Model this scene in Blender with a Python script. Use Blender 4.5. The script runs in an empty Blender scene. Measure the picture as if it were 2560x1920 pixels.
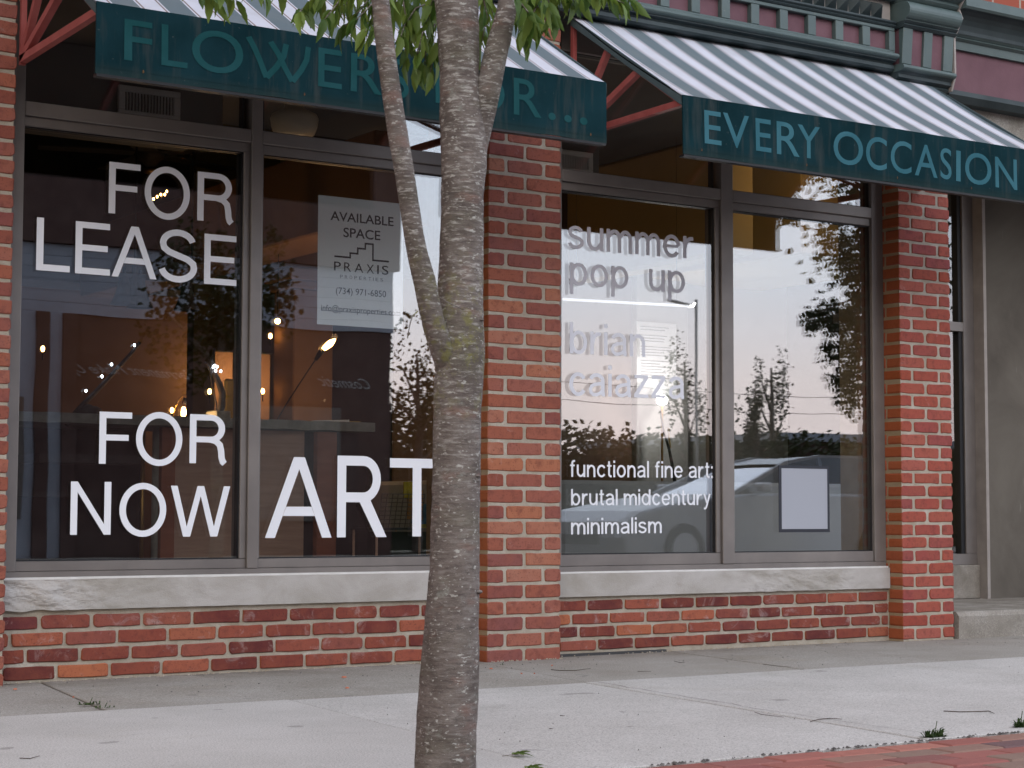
import bpy, bmesh, math, random
from mathutils import Vector, Matrix, noise
random.seed(7)
R = math.radians
scene = bpy.context.scene
COL = scene.collection

# ------------------------------------------------------------------ camera
CAM = Vector((0, -6.7, 0.63))
YAW, PITCH, ROLL, FPX = R(33.5), R(3.95), R(0.15), 4670.0
_f = Vector((math.sin(YAW) * math.cos(PITCH), math.cos(YAW) * math.cos(PITCH), math.sin(PITCH)))
_r0 = Vector((math.cos(YAW), -math.sin(YAW), 0))
_u0 = _r0.cross(_f)
_r = math.cos(ROLL) * _r0 + math.sin(ROLL) * _u0
_u = _r.cross(_f)
cd = bpy.data.cameras.new('camera')
cam = bpy.data.objects.new('camera', cd)
COL.objects.link(cam)
cam.matrix_world = Matrix(((_r.x, _u.x, -_f.x, CAM.x), (_r.y, _u.y, -_f.y, CAM.y), (_r.z, _u.z, -_f.z, CAM.z), (0, 0, 0, 1)))
cd.sensor_width = 36
cd.lens = 36 * FPX / 2560
cd.clip_start, cd.clip_end = 0.05, 800
cd.dof.use_dof = True
cd.dof.focus_distance = 7.2
cd.dof.aperture_fstop = 20.0
scene.camera = cam

def ray(px, py): return _f + (px - 1280) / FPX * _r - (py - 960) / FPX * _u
def at(px, py, Y):
    """the point of the plane y = Y seen at a photo pixel"""
    d = ray(px, py); return CAM + d * ((Y - CAM.y) / d.y)

# ------------------------------------------------------------------ world, sun, exposure
SUN_EL, SUN_AZ = R(11), R(215)
w = bpy.data.worlds.new("World"); scene.world = w; w.use_nodes = True
nt = w.node_tree; nt.nodes.clear()
N = nt.nodes.new; Lk = nt.links.new
sky = N('ShaderNodeTexSky'); sky.sky_type = 'NISHITA'; sky.sun_disc = False
sky.sun_elevation = SUN_EL; sky.sun_rotation = SUN_AZ; sky.dust_density = 3.0
tc = N('ShaderNodeTexCoord'); sx = N('ShaderNodeSeparateXYZ'); Lk(tc.outputs['Generated'], sx.inputs[0])
cr = N('ShaderNodeValToRGB'); Lk(sx.outputs['Z'], cr.inputs[0])
e = cr.color_ramp.elements
e[0].position = 0.0; e[0].color = (0.84, 0.70, 0.69, 1)
e[1].position = 1.0; e[1].color = (0.58, 0.60, 0.67, 1)
for p_, c_ in ((0.07, (0.83, 0.74, 0.75, 1)), (0.13, (0.74, 0.77, 0.86, 1)), (0.22, (0.66, 0.74, 0.87, 1)), (0.45, (0.60, 0.65, 0.77, 1))):
    q = e.new(p_); q.color = c_
# evening glow: the half of the sky over the street is brighter
vm = N('ShaderNodeVectorMath'); vm.operation = 'DOT_PRODUCT'; Lk(tc.outputs['Generated'], vm.inputs[0])
vm.inputs[1].default_value = (0.55, -0.82, 0.10)
mr = N('ShaderNodeMapRange'); Lk(vm.outputs['Value'], mr.inputs[0])
mr.inputs[1].default_value = -0.4; mr.inputs[2].default_value = 1.0; mr.inputs[3].default_value = 0.85; mr.inputs[4].default_value = 2.35
mul = N('ShaderNodeVectorMath'); mul.operation = 'SCALE'; Lk(cr.outputs[0], mul.inputs[0]); Lk(mr.outputs[0], mul.inputs['Scale'])
b1 = N('ShaderNodeBackground'); Lk(sky.outputs[0], b1.inputs[0]); b1.inputs[1].default_value = 0.05
b2 = N('ShaderNodeBackground'); Lk(mul.outputs[0], b2.inputs[0]); b2.inputs[1].default_value = 0.95
ad = N('ShaderNodeAddShader'); Lk(b1.outputs[0], ad.inputs[0]); Lk(b2.outputs[0], ad.inputs[1])
wo = N('ShaderNodeOutputWorld'); Lk(ad.outputs[0], wo.inputs[0])

sd = bpy.data.lights.new('sun', 'SUN'); sd.energy = 0.6; sd.angle = R(28); sd.color = (1.0, 0.90, 0.82)
sun = bpy.data.objects.new('sun', sd); COL.objects.link(sun)
sun.rotation_euler = Vector((0.45, 1.0, -0.75)).to_track_quat('-Z', 'Y').to_euler()

vs = scene.view_settings
scene.display_settings.display_device = 'sRGB'
vs.view_transform = 'Standard'; vs.look = 'None'; vs.exposure = 0.5; vs.gamma = 1.0; vs.use_curve_mapping = False
scene.cycles.max_bounces = 7; scene.cycles.transparent_max_bounces = 16; scene.cycles.glossy_bounces = 4
scene.cycles.diffuse_bounces = 3; scene.cycles.sample_clamp_indirect = 4.0
scene.cycles.caustics_reflective = False; scene.cycles.caustics_refractive = False
scene.cycles.use_denoising = True

# ------------------------------------------------------------------ materials
class Mat:
    def __init__(s, name, base=(.5, .5, .5), rough=.8, metal=0.0, spec=.35):
        s.m = bpy.data.materials.new(name); s.m.use_nodes = True; s.t = s.m.node_tree
        s.b = s.t.nodes['Principled BSDF']
        s.set('Base Color', (*base, 1)); s.set('Roughness', rough); s.set('Metallic', metal); s.set('Specular IOR Level', spec)
    def set(s, k, v): s.b.inputs[k].default_value = v
    def n(s, t, **k):
        x = s.t.nodes.new(t)
        for a, v in k.items(): setattr(x, a, v)
        return x
    def l(s, a, b): s.t.links.new(a, b)
    def coord(s, scale=(1, 1, 1), kind='Object', rnd=0.0):
        c = s.n('ShaderNodeTexCoord'); m = s.n('ShaderNodeMapping'); s.l(c.outputs[kind], m.inputs[0])
        m.inputs['Scale'].default_value = scale
        if rnd:
            oi = s.n('ShaderNodeObjectInfo'); q = s.n('ShaderNodeMath', operation='MULTIPLY'); q.inputs[1].default_value = rnd
            s.l(oi.outputs['Random'], q.inputs[0]); cx = s.n('ShaderNodeCombineXYZ')
            for i in range(3): s.l(q.outputs[0], cx.inputs[i])
            s.l(cx.outputs[0], m.inputs['Location'])
        return m.outputs[0]
    def noise(s, vec, scale, detail=4, rough=.55, dist=0.0):
        x = s.n('ShaderNodeTexNoise'); s.l(vec, x.inputs['Vector']); x.inputs['Scale'].default_value = scale
        x.inputs['Detail'].default_value = detail; x.inputs['Roughness'].default_value = rough; x.inputs['Distortion'].default_value = dist
        return x.outputs[0]
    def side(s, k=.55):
        """mask for an orange-brown tint on the left return faces of the piers, by the facing of the geometry"""
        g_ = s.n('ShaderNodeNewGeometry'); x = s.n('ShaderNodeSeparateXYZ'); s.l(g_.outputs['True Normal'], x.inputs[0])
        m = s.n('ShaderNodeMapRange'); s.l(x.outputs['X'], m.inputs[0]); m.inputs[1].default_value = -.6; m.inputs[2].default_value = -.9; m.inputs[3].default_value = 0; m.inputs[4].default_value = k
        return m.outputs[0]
    def ramp(s, fac, stops, interp='LINEAR'):
        x = s.n('ShaderNodeValToRGB'); s.l(fac, x.inputs[0]); x.color_ramp.interpolation = interp
        el = x.color_ramp.elements
        while len(el) < len(stops): el.new(.5)
        for i, (p, c) in enumerate(stops):
            el[i].position = p; el[i].color = (*c, 1) if not isinstance(c, (int, float)) else (c, c, c, 1)
        return x.outputs[0]
    def mix(s, fac, a, b, mode='MIX'):
        x = s.n('ShaderNodeMix', data_type='RGBA', blend_type=mode)
        for v, i in ((fac, 0), (a, 6), (b, 7)):
            if isinstance(v, (int, float)): x.inputs[i].default_value = v
            elif isinstance(v, tuple): x.inputs[i].default_value = (*v, 1)
            else: s.l(v, x.inputs[i])
        return x.outputs[2]
    def color(s, c): s.l(c, s.b.inputs['Base Color']); return s
    def bump(s, h, strength=.3, dist=.002):
        x = s.n('ShaderNodeBump'); x.inputs['Strength'].default_value = strength; x.inputs['Distance'].default_value = dist
        s.l(h, x.inputs['Height']); s.l(x.outputs[0], s.b.inputs['Normal']); return s

def mottled(name, c1, c2, scale=6, rough=.85, bump=.25, bscale=60, bd=.002, spec=.3, detail=6):
    M = Mat(name, c1, rough, spec=spec); v = M.coord()
    M.color(M.ramp(M.noise(v, scale, detail), [(.3, c1), (.7, c2)])); M.bump(M.noise(v, bscale, 5), bump, bd); return M.m

def brick_mat(name, stops, white=.62):
    M = Mat(name, rough=.88, spec=.2)
    oi = M.n('ShaderNodeObjectInfo'); v = M.coord(rnd=37.0)
    base = M.ramp(oi.outputs['Random'], stops)
    n1 = M.noise(v, 14, 5, .6)
    c = M.mix(M.ramp(n1, [(.35, 0.0), (.75, .45)]), base, (.30, .095, .055))
    n2 = M.noise(v, 34, 4, .6)
    c = M.mix(M.ramp(n2, [(.5, 0.0), (.72, .5)]), c, (.10, .030, .028))
    n3 = M.noise(v, 9, 6, .7, 1.0)
    c = M.mix(M.ramp(n3, [(white, 0.0), (white + .17, .5)]), c, (.45, .37, .36))
    n4 = M.noise(v, 150, 2, .5)
    c = M.mix(M.ramp(n4, [(.60, 0.0), (.72, .6)]), c, (.08, .03, .025))
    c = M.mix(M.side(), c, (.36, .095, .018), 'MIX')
    M.color(c)
    h = M.mix(.5, M.noise(v, 55, 6, .7), M.noise(v, 260, 3, .6))
    return M.bump(h, .55, .004).m

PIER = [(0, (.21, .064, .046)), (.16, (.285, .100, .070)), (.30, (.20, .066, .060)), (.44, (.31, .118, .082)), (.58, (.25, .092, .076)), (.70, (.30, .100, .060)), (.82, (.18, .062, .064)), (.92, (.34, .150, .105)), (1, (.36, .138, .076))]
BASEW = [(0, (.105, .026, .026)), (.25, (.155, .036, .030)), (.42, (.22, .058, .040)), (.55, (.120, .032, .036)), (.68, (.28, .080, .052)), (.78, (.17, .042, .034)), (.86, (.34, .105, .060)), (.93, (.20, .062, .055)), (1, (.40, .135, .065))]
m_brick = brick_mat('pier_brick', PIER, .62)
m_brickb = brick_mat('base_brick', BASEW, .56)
m_brickr = brick_mat('right_pier_brick', [(0, (.27, .058, .042)), (.25, (.33, .082, .060)), (.45, (.23, .058, .062)), (.65, (.31, .070, .050)), (.82, (.33, .100, .078)), (1, (.29, .060, .036))], .64)

def mortar_mat():
    M = Mat('mortar', rough=.95, spec=.1); v = M.coord()
    c = M.ramp(M.noise(v, 9, 6, .65), [(.3, (.30, .26, .20)), (.6, (.41, .37, .31)), (.8, (.54, .51, .46))])
    c = M.mix(M.ramp(M.noise(v, 240, 3), [(.55, 0.0), (.7, .45)]), c, (.20, .17, .13))
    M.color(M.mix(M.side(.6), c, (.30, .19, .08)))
    return M.bump(M.mix(.5, M.noise(v, 45, 6, .7), M.noise(v, 300, 3)), .7, .005).m
m_mortar = mortar_mat()

def concrete(name, c1, c2, stain=(.30, .24, .16), pit=(.10, .095, .09)):
    M = Mat(name, rough=.92, spec=.2); v = M.coord(rnd=9.0)
    c = M.ramp(M.noise(v, 2.2, 7, .6), [(.3, c1), (.72, c2)])
    c = M.mix(M.ramp(M.noise(v, .9, 5, .6, .6), [(.60, 0.0), (.82, .38)]), c, stain)
    fine = M.noise(v, 190, 4, .75)
    c = M.mix(M.ramp(fine, [(.50, 0.0), (.68, .75)]), c, pit)
    c = M.mix(M.ramp(fine, [(.30, .6), (.44, 0.0)]), c, (.74, .73, .71))
    c = M.mix(M.ramp(M.noise(v, 75, 3), [(.66, 0.0), (.76, .5)]), c, pit)
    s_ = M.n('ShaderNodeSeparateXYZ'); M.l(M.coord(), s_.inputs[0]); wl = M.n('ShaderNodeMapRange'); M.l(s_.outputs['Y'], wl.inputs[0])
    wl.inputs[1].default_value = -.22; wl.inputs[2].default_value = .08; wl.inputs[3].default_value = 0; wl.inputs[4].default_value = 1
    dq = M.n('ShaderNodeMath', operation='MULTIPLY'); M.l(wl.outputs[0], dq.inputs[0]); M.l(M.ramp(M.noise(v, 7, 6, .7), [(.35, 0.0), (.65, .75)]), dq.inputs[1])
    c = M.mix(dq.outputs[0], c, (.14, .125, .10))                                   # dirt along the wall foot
    c = M.mix(M.ramp(M.noise(v, 6.5, 2, .4), [(.73, 0.0), (.745, .5)]), c, (.17, .16, .15))   # old gum and drips
    c = M.mix(M.ramp(M.noise(v, 1.6, 7, .75, 1.2), [(.56, 0.0), (.70, .35)]), c, (.26, .245, .22))
    M.color(c)
    return M.bump(M.mix(.5, M.noise(v, 30, 6, .7), M.noise(v, 420, 2)), .5, .003).m
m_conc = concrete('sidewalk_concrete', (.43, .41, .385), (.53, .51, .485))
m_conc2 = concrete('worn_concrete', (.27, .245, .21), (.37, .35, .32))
m_step = concrete('step_concrete', (.25, .22, .185), (.36, .34, .31))
m_stone = None
def stone():
    M = Mat('limestone', rough=.85, spec=.2); v = M.coord((1, 1, 1.6))
    c = M.ramp(M.noise(v, 3.5, 7, .62, .5), [(.28, (.29, .27, .235)), (.55, (.405, .385, .365)), (.8, (.48, .465, .455))])
    c = M.mix(M.ramp(M.noise(v, 11, 6, .7), [(.62, 0.0), (.78, .5)]), c, (.26, .23, .19))
    M.color(c); return M.bump(M.mix(.5, M.noise(v, 16, 7, .65), M.noise(v, 170, 3)), .5, .006).m
m_stone = stone()

def frame_mat():
    M = Mat('window_frame_metal', (.17, .155, .15), .42, .25, .5); v = M.coord((1, 1, 1))
    M.color(M.ramp(M.noise(v, 5, 5), [(.3, (.155, .138, .130)), (.7, (.210, .188, .174))])); M.bump(M.noise(v, 60, 3), .08, .001)
    return M.m
m_frame = frame_mat()
m_gasket = Mat('black_gasket', (.012, .012, .014), .5).m
m_green = None
def green():
    M = Mat('cornice_green', rough=.5, spec=.45); v = M.coord()
    c = M.ramp(M.noise(v, 4, 6), [(.3, (.058, .088, .088)), (.7, (.090, .125, .122))])
    c = M.mix(M.ramp(M.noise(v, 28, 6, .75), [(.64, 0.0), (.72, .55)]), c, (.33, .31, .26))
    M.color(c); return M.bump(M.noise(v, 40, 5), .25, .002).m
m_green = green()
m_dgreen = mottled('cornice_dark_green', (.022, .034, .038), (.045, .062, .066), 5, .5, .2, 40)
m_purple = mottled('cornice_purple', (.115, .055, .070), (.155, .078, .094), 7, .7, .3, 90)
m_pale = mottled('cornice_pale_paint', (.26, .235, .22), (.34, .31, .29), 9, .8)
m_red = mottled('red_strut_paint', (.27, .060, .055), (.36, .100, .092), 12, .45, .1, 60, .001, .4)

def canopy_mat():
    M = Mat('striped_canvas', rough=.85, spec=.15)
    c = M.n('ShaderNodeTexCoord'); s_ = M.n('ShaderNodeSeparateXYZ'); M.l(c.outputs['Object'], s_.inputs[0])
    d = M.n('ShaderNodeMath', operation='DIVIDE'); M.l(s_.outputs['X'], d.inputs[0]); d.inputs[1].default_value = .2085
    f = M.n('ShaderNodeMath', operation='FRACT'); M.l(d.outputs[0], f.inputs[0])
    G, Wt, Br = (.112, .143, .160), (.50, .51, .57), (.20, .155, .145)
    col = M.ramp(f.outputs[0], [(0, G), (.47, Wt), (.505, Br), (.545, Wt), (.915, Br), (.955, Wt), (.988, G)], 'CONSTANT')
    v = M.coord()
    col = M.mix(M.ramp(M.noise(v, 6, 6, .6), [(.45, 0.0), (.8, .28)]), col, (.20, .20, .19))
    M.color(col)
    wv = M.noise(M.coord((400, 60, 60)), 1, 2); return M.bump(wv, .12, .001).m
m_canopy = canopy_mat()
def teal():
    M = Mat('teal_canvas', rough=.95, spec=.04); v = M.coord()
    c = M.ramp(M.noise(v, 3.2, 6, .6), [(.3, (.0045, .0190, .0235)), (.7, (.0095, .0340, .0430))])
    s_ = M.n('ShaderNodeSeparateXYZ'); cc = M.n('ShaderNodeTexCoord'); M.l(cc.outputs['Object'], s_.inputs[0])
    c = M.mix(M.ramp(M.noise(M.coord((10, 1, 1.2)), 3, 5), [(.52, 0.0), (.74, .75)]), c, (.040, .050, .050))
    mr_ = M.n('ShaderNodeMapRange'); M.l(s_.outputs['Z'], mr_.inputs[0])
    mr_.inputs[1].default_value = 2.09; mr_.inputs[2].default_value = 2.135; mr_.inputs[3].default_value = .5; mr_.inputs[4].default_value = 0
    c = M.mix(mr_.outputs[0], c, (.025, .038, .034))      # mildew band along the hem
    c = M.mix(M.ramp(M.noise(v, 60, 3), [(.70, 0.0), (.78, .4)]), c, (.12, .13, .12))
    M.color(c); return M.bump(M.mix(.5, M.noise(M.coord((300, 300, 90)), 1, 2), M.noise(v, 5, 3)), .2, .002).m
m_teal = teal()
m_tealtxt = mottled('teal_lettering', (.009, .052, .054), (.019, .074, .084), 5, .95, .1, 120, .001, .03)
m_vinyl = Mat('white_vinyl', (.76, .78, .83), .5).m
m_vinyl_shaded = Mat('shaded_white_vinyl', (.50, .50, .56), .5).m  # white vinyl with the awning's shade put into its colour
m_vinyl_half_shaded = Mat('half_shaded_white_vinyl', (.70, .72, .79), .5).m  # same white vinyl, weaker awning shade in its colour
m_tealtxt2 = mottled('lighter_blue_lettering', (.030, .105, .135), (.050, .145, .180), 5, .95, .1, 120, .001, .03)  # lighter and bluer than the left awning's lettering
m_rust = mottled('rust', (.11, .06, .02), (.05, .03, .02), 40)
m_black = Mat('black_metal', (.015, .015, .016), .45, .3).m

def glass(name, f, tint):
    m = bpy.data.materials.new(name); m.use_nodes = True; t = m.node_tree; t.nodes.clear()
    o = t.nodes.new('ShaderNodeOutputMaterial'); tr = t.nodes.new('ShaderNodeBsdfTransparent'); tr.inputs[0].default_value = (*tint, 1)
    gl = t.nodes.new('ShaderNodeBsdfGlossy'); gl.inputs['Roughness'].default_value = 0.0; gl.inputs[0].default_value = (.97, .98, 1, 1)
    ge = t.nodes.new('ShaderNodeNewGeometry'); dp = t.nodes.new('ShaderNodeVectorMath'); dp.operation = 'DOT_PRODUCT'
    t.links.new(ge.outputs['Incoming'], dp.inputs[0]); t.links.new(ge.outputs['Normal'], dp.inputs[1])
    ab = t.nodes.new('ShaderNodeMath'); ab.operation = 'ABSOLUTE'; t.links.new(dp.outputs['Value'], ab.inputs[0])
    om = t.nodes.new('ShaderNodeMath'); om.operation = 'SUBTRACT'; om.inputs[0].default_value = 1; t.links.new(ab.outputs[0], om.inputs[1])
    pw = t.nodes.new('ShaderNodeMath'); pw.operation = 'POWER'; pw.inputs[1].default_value = 5; t.links.new(om.outputs[0], pw.inputs[0])
    fr = t.nodes.new('ShaderNodeMath'); fr.operation = 'MULTIPLY_ADD'; fr.inputs[1].default_value = .957; fr.inputs[2].default_value = .043; t.links.new(pw.outputs[0], fr.inputs[0])
    mu = t.nodes.new('ShaderNodeMath'); mu.operation = 'MULTIPLY'; mu.inputs[1].default_value = f; mu.use_clamp = True
    mx = t.nodes.new('ShaderNodeMixShader')
    # faint waviness of the float glass
    tc_ = t.nodes.new('ShaderNodeTexCoord'); nz = t.nodes.new('ShaderNodeTexNoise'); nz.inputs['Scale'].default_value = 2.0; nz.inputs['Detail'].default_value = 1
    bp = t.nodes.new('ShaderNodeBump'); bp.inputs['Strength'].default_value = .05; bp.inputs['Distance'].default_value = .01
    t.links.new(tc_.outputs['Object'], nz.inputs['Vector']); t.links.new(nz.outputs[0], bp.inputs['Height']); t.links.new(bp.outputs[0], gl.inputs['Normal'])
    t.links.new(fr.outputs[0], mu.inputs[0]); t.links.new(mu.outputs[0], mx.inputs[0])
    t.links.new(tr.outputs[0], mx.inputs[1]); t.links.new(gl.outputs[0], mx.inputs[2]); t.links.new(mx.outputs[0], o.inputs[0]); return m
m_glass = glass('window_glass', 3.3, (.93, .94, .93))
m_carglass = glass('car_glass', 3.0, (.15, .17, .18))

def emit(name, c, s):
    m = bpy.data.materials.new(name); m.use_nodes = True; b = m.node_tree.nodes['Principled BSDF']
    b.inputs['Base Color'].default_value = (*c, 1); b.inputs['Emission Color'].default_value = (*c, 1); b.inputs['Emission Strength'].default_value = s
    return m
m_fil = emit('warm_filament', (1, .52, .16), 22)
m_led = emit('white_led', (.75, .88, 1), 14)

def bark():
    M = Mat('bark', rough=.9, spec=.2)
    v = M.coord()
    c = M.ramp(M.noise(v, 9, 6, .65, .3), [(.30, (.090, .074, .064)), (.5, (.158, .132, .117)), (.7, (.220, .190, .170))])
    vh = M.coord((30, 30, 150)); nh = M.noise(vh, 1, 5, .7)
    sz = M.n('ShaderNodeSeparateXYZ'); M.l(v, sz.inputs[0]); hi = M.n('ShaderNodeMapRange'); M.l(sz.outputs['Z'], hi.inputs[0])
    hi.inputs[1].default_value = .55; hi.inputs[2].default_value = 1.15; hi.inputs[3].default_value = .25; hi.inputs[4].default_value = 1.0
    bq = M.n('ShaderNodeMath', operation='MULTIPLY'); M.l(M.ramp(nh, [(.53, 0.0), (.62, .85)]), bq.inputs[0]); M.l(hi.outputs[0], bq.inputs[1])
    c = M.mix(bq.outputs[0], c, (.42, .40, .365))
    c = M.mix(M.ramp(M.noise(M.coord((3, 3, 7)), 1, 5, .7), [(.50, 0.0), (.72, .65)]), c, (.125, .115, .075))
    c = M.mix(M.ramp(M.noise(M.coord((14, 14, 20)), 1, 6, .8), [(.60, 0.0), (.70, .7)]), c, (.050, .045, .042))          # pale lenticel bands
    c = M.mix(M.ramp(nh, [(.34, .6), (.46, 0.0)]), c, (.075, .060, .056))
    vr = M.coord((9, 9, 22)); c = M.mix(M.ramp(M.noise(vr, 1, 4, .6), [(.58, 0.0), (.72, .45)]), c, (.26, .130, .10))
    sp = M.noise(M.coord((75, 75, 170)), 1, 3, .6); c = M.mix(M.ramp(sp, [(.61, 0.0), (.66, .85)]), c, (.46, .45, .41))
    # lichen near the forks
    s_ = M.n('ShaderNodeSeparateXYZ'); M.l(v, s_.inputs[0])
    g1 = M.ramp(s_.outputs['Z'], [(.0, 0.0), (.5, 0.0)])
    mr_ = M.n('ShaderNodeMapRange'); M.l(s_.outputs['Z'], mr_.inputs[0]); mr_.inputs[1].default_value = .80; mr_.inputs[2].default_value = .95; mr_.clamp = True
    mr2 = M.n('ShaderNodeMapRange'); M.l(s_.outputs['Z'], mr2.inputs[0]); mr2.inputs[1].default_value = 1.20; mr2.inputs[2].default_value = 1.0
    q = M.n('ShaderNodeMath', operation='MULTIPLY'); M.l(mr_.outputs[0], q.inputs[0]); M.l(mr2.outputs[0], q.inputs[1])
    li = M.ramp(M.noise(v, 34, 5, .7), [(.50, 0.0), (.62, .75)])
    q2 = M.n('ShaderNodeMath', operation='MULTIPLY'); M.l(q.outputs[0], q2.inputs[0]); M.l(li, q2.inputs[1])
    c = M.mix(q2.outputs[0], c, (.20, .19, .06))
    li2 = M.ramp(M.noise(v, 20, 6, .75), [(.60, 0.0), (.70, .55)]); c = M.mix(li2, c, (.27, .29, .25))
    M.color(c); h = M.mix(.45, nh, M.noise(v, 70, 6, .7)); return M.bump(h, .8, .006).m
m_bark = bark()
def leafm(name, a, b):
    m = bpy.data.materials.new(name); m.use_nodes = True; t = m.node_tree; pb = t.nodes['Principled BSDF']; o = t.nodes['Material Output']
    oi = t.nodes.new('ShaderNodeObjectInfo'); ge = t.nodes.new('ShaderNodeNewGeometry'); ad_ = t.nodes.new('ShaderNodeMath')
    t.links.new(oi.outputs['Random'], ad_.inputs[0]); t.links.new(ge.outputs['Random Per Island'], ad_.inputs[1])
    fr = t.nodes.new('ShaderNodeMath'); fr.operation = 'FRACT'; t.links.new(ad_.outputs[0], fr.inputs[0])
    r_ = t.nodes.new('ShaderNodeValToRGB'); t.links.new(fr.outputs[0], r_.inputs[0]); r_.color_ramp.elements[0].color = (*a, 1); r_.color_ramp.elements[1].color = (*b, 1)
    t.links.new(r_.outputs[0], pb.inputs['Base Color']); pb.inputs['Roughness'].default_value = .5; pb.inputs['Specular IOR Level'].default_value = .35
    tl = t.nodes.new('ShaderNodeBsdfTranslucent'); t.links.new(r_.outputs[0], tl.inputs[0]); mx = t.nodes.new('ShaderNodeMixShader'); mx.inputs[0].default_value = .35
    t.links.new(pb.outputs[0], mx.inputs[1]); t.links.new(tl.outputs[0], mx.inputs[2]); t.links.new(mx.outputs[0], o.inputs[0]); return m
m_leaf = leafm('leaf_green', (.050, .11, .018), (.19, .27, .05))
m_leafd = leafm('dark_leaf', (.012, .026, .010), (.035, .055, .018))
m_weed = leafm('weed_green', (.030, .060, .020), (.075, .12, .035))

m_wall_o = mottled('orange_plaster', (.23, .125, .068), (.29, .16, .085), 2, .85, .1)
m_wall_b = mottled('brown_panelling', (.085, .042, .025), (.12, .062, .036), 3, .7, .1)
m_wall_g = mottled('grey_plaster', (.33, .33, .33), (.40, .40, .39), 2, .85, .05)
m_wall_w = mottled('white_plaster', (.60, .59, .57), (.66, .65, .63), 2, .85, .05)
m_ochre = mottled('ochre_plaster', (.48, .33, .13), (.54, .38, .16), 2, .85, .05)
m_ceil = mottled('dark_ceiling', (.13, .13, .14), (.17, .17, .18), 2, .9, .05)
m_joist = mottled('dark_timber', (.030, .027, .028), (.05, .045, .045), 5, .8)
m_floor = mottled('shop_floor', (.05, .048, .05), (.075, .07, .07), 4, .35)
def wood(name, a, b):
    M = Mat(name, rough=.55, spec=.3); c = M.ramp(M.noise(M.coord((2, 2, 22)), 1.5, 6, .6, 1.0), [(.3, a), (.7, b)]); M.color(c); return M.m
m_wood = wood('counter_plywood', (.42, .26, .19), (.56, .36, .27))
m_post = wood('stained_post', (.30, .10, .055), (.38, .14, .08))
m_ctop = mottled('rough_concrete_top', (.24, .24, .21), (.40, .40, .36), 14, .9, .6, 70, .004)
m_paper = Mat('white_paper', (.74, .77, .80), .7).m
m_ink = Mat('black_ink', (.02, .022, .03), .6).m
m_ink2 = Mat('grey_ink', (.09, .10, .12), .6).m
m_brass = Mat('brass', (.35, .20, .06), .35, .9).m
m_globe = mottled('opal_glass', (.72, .68, .58), (.78, .74, .64), 3, .3, .02)

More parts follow.
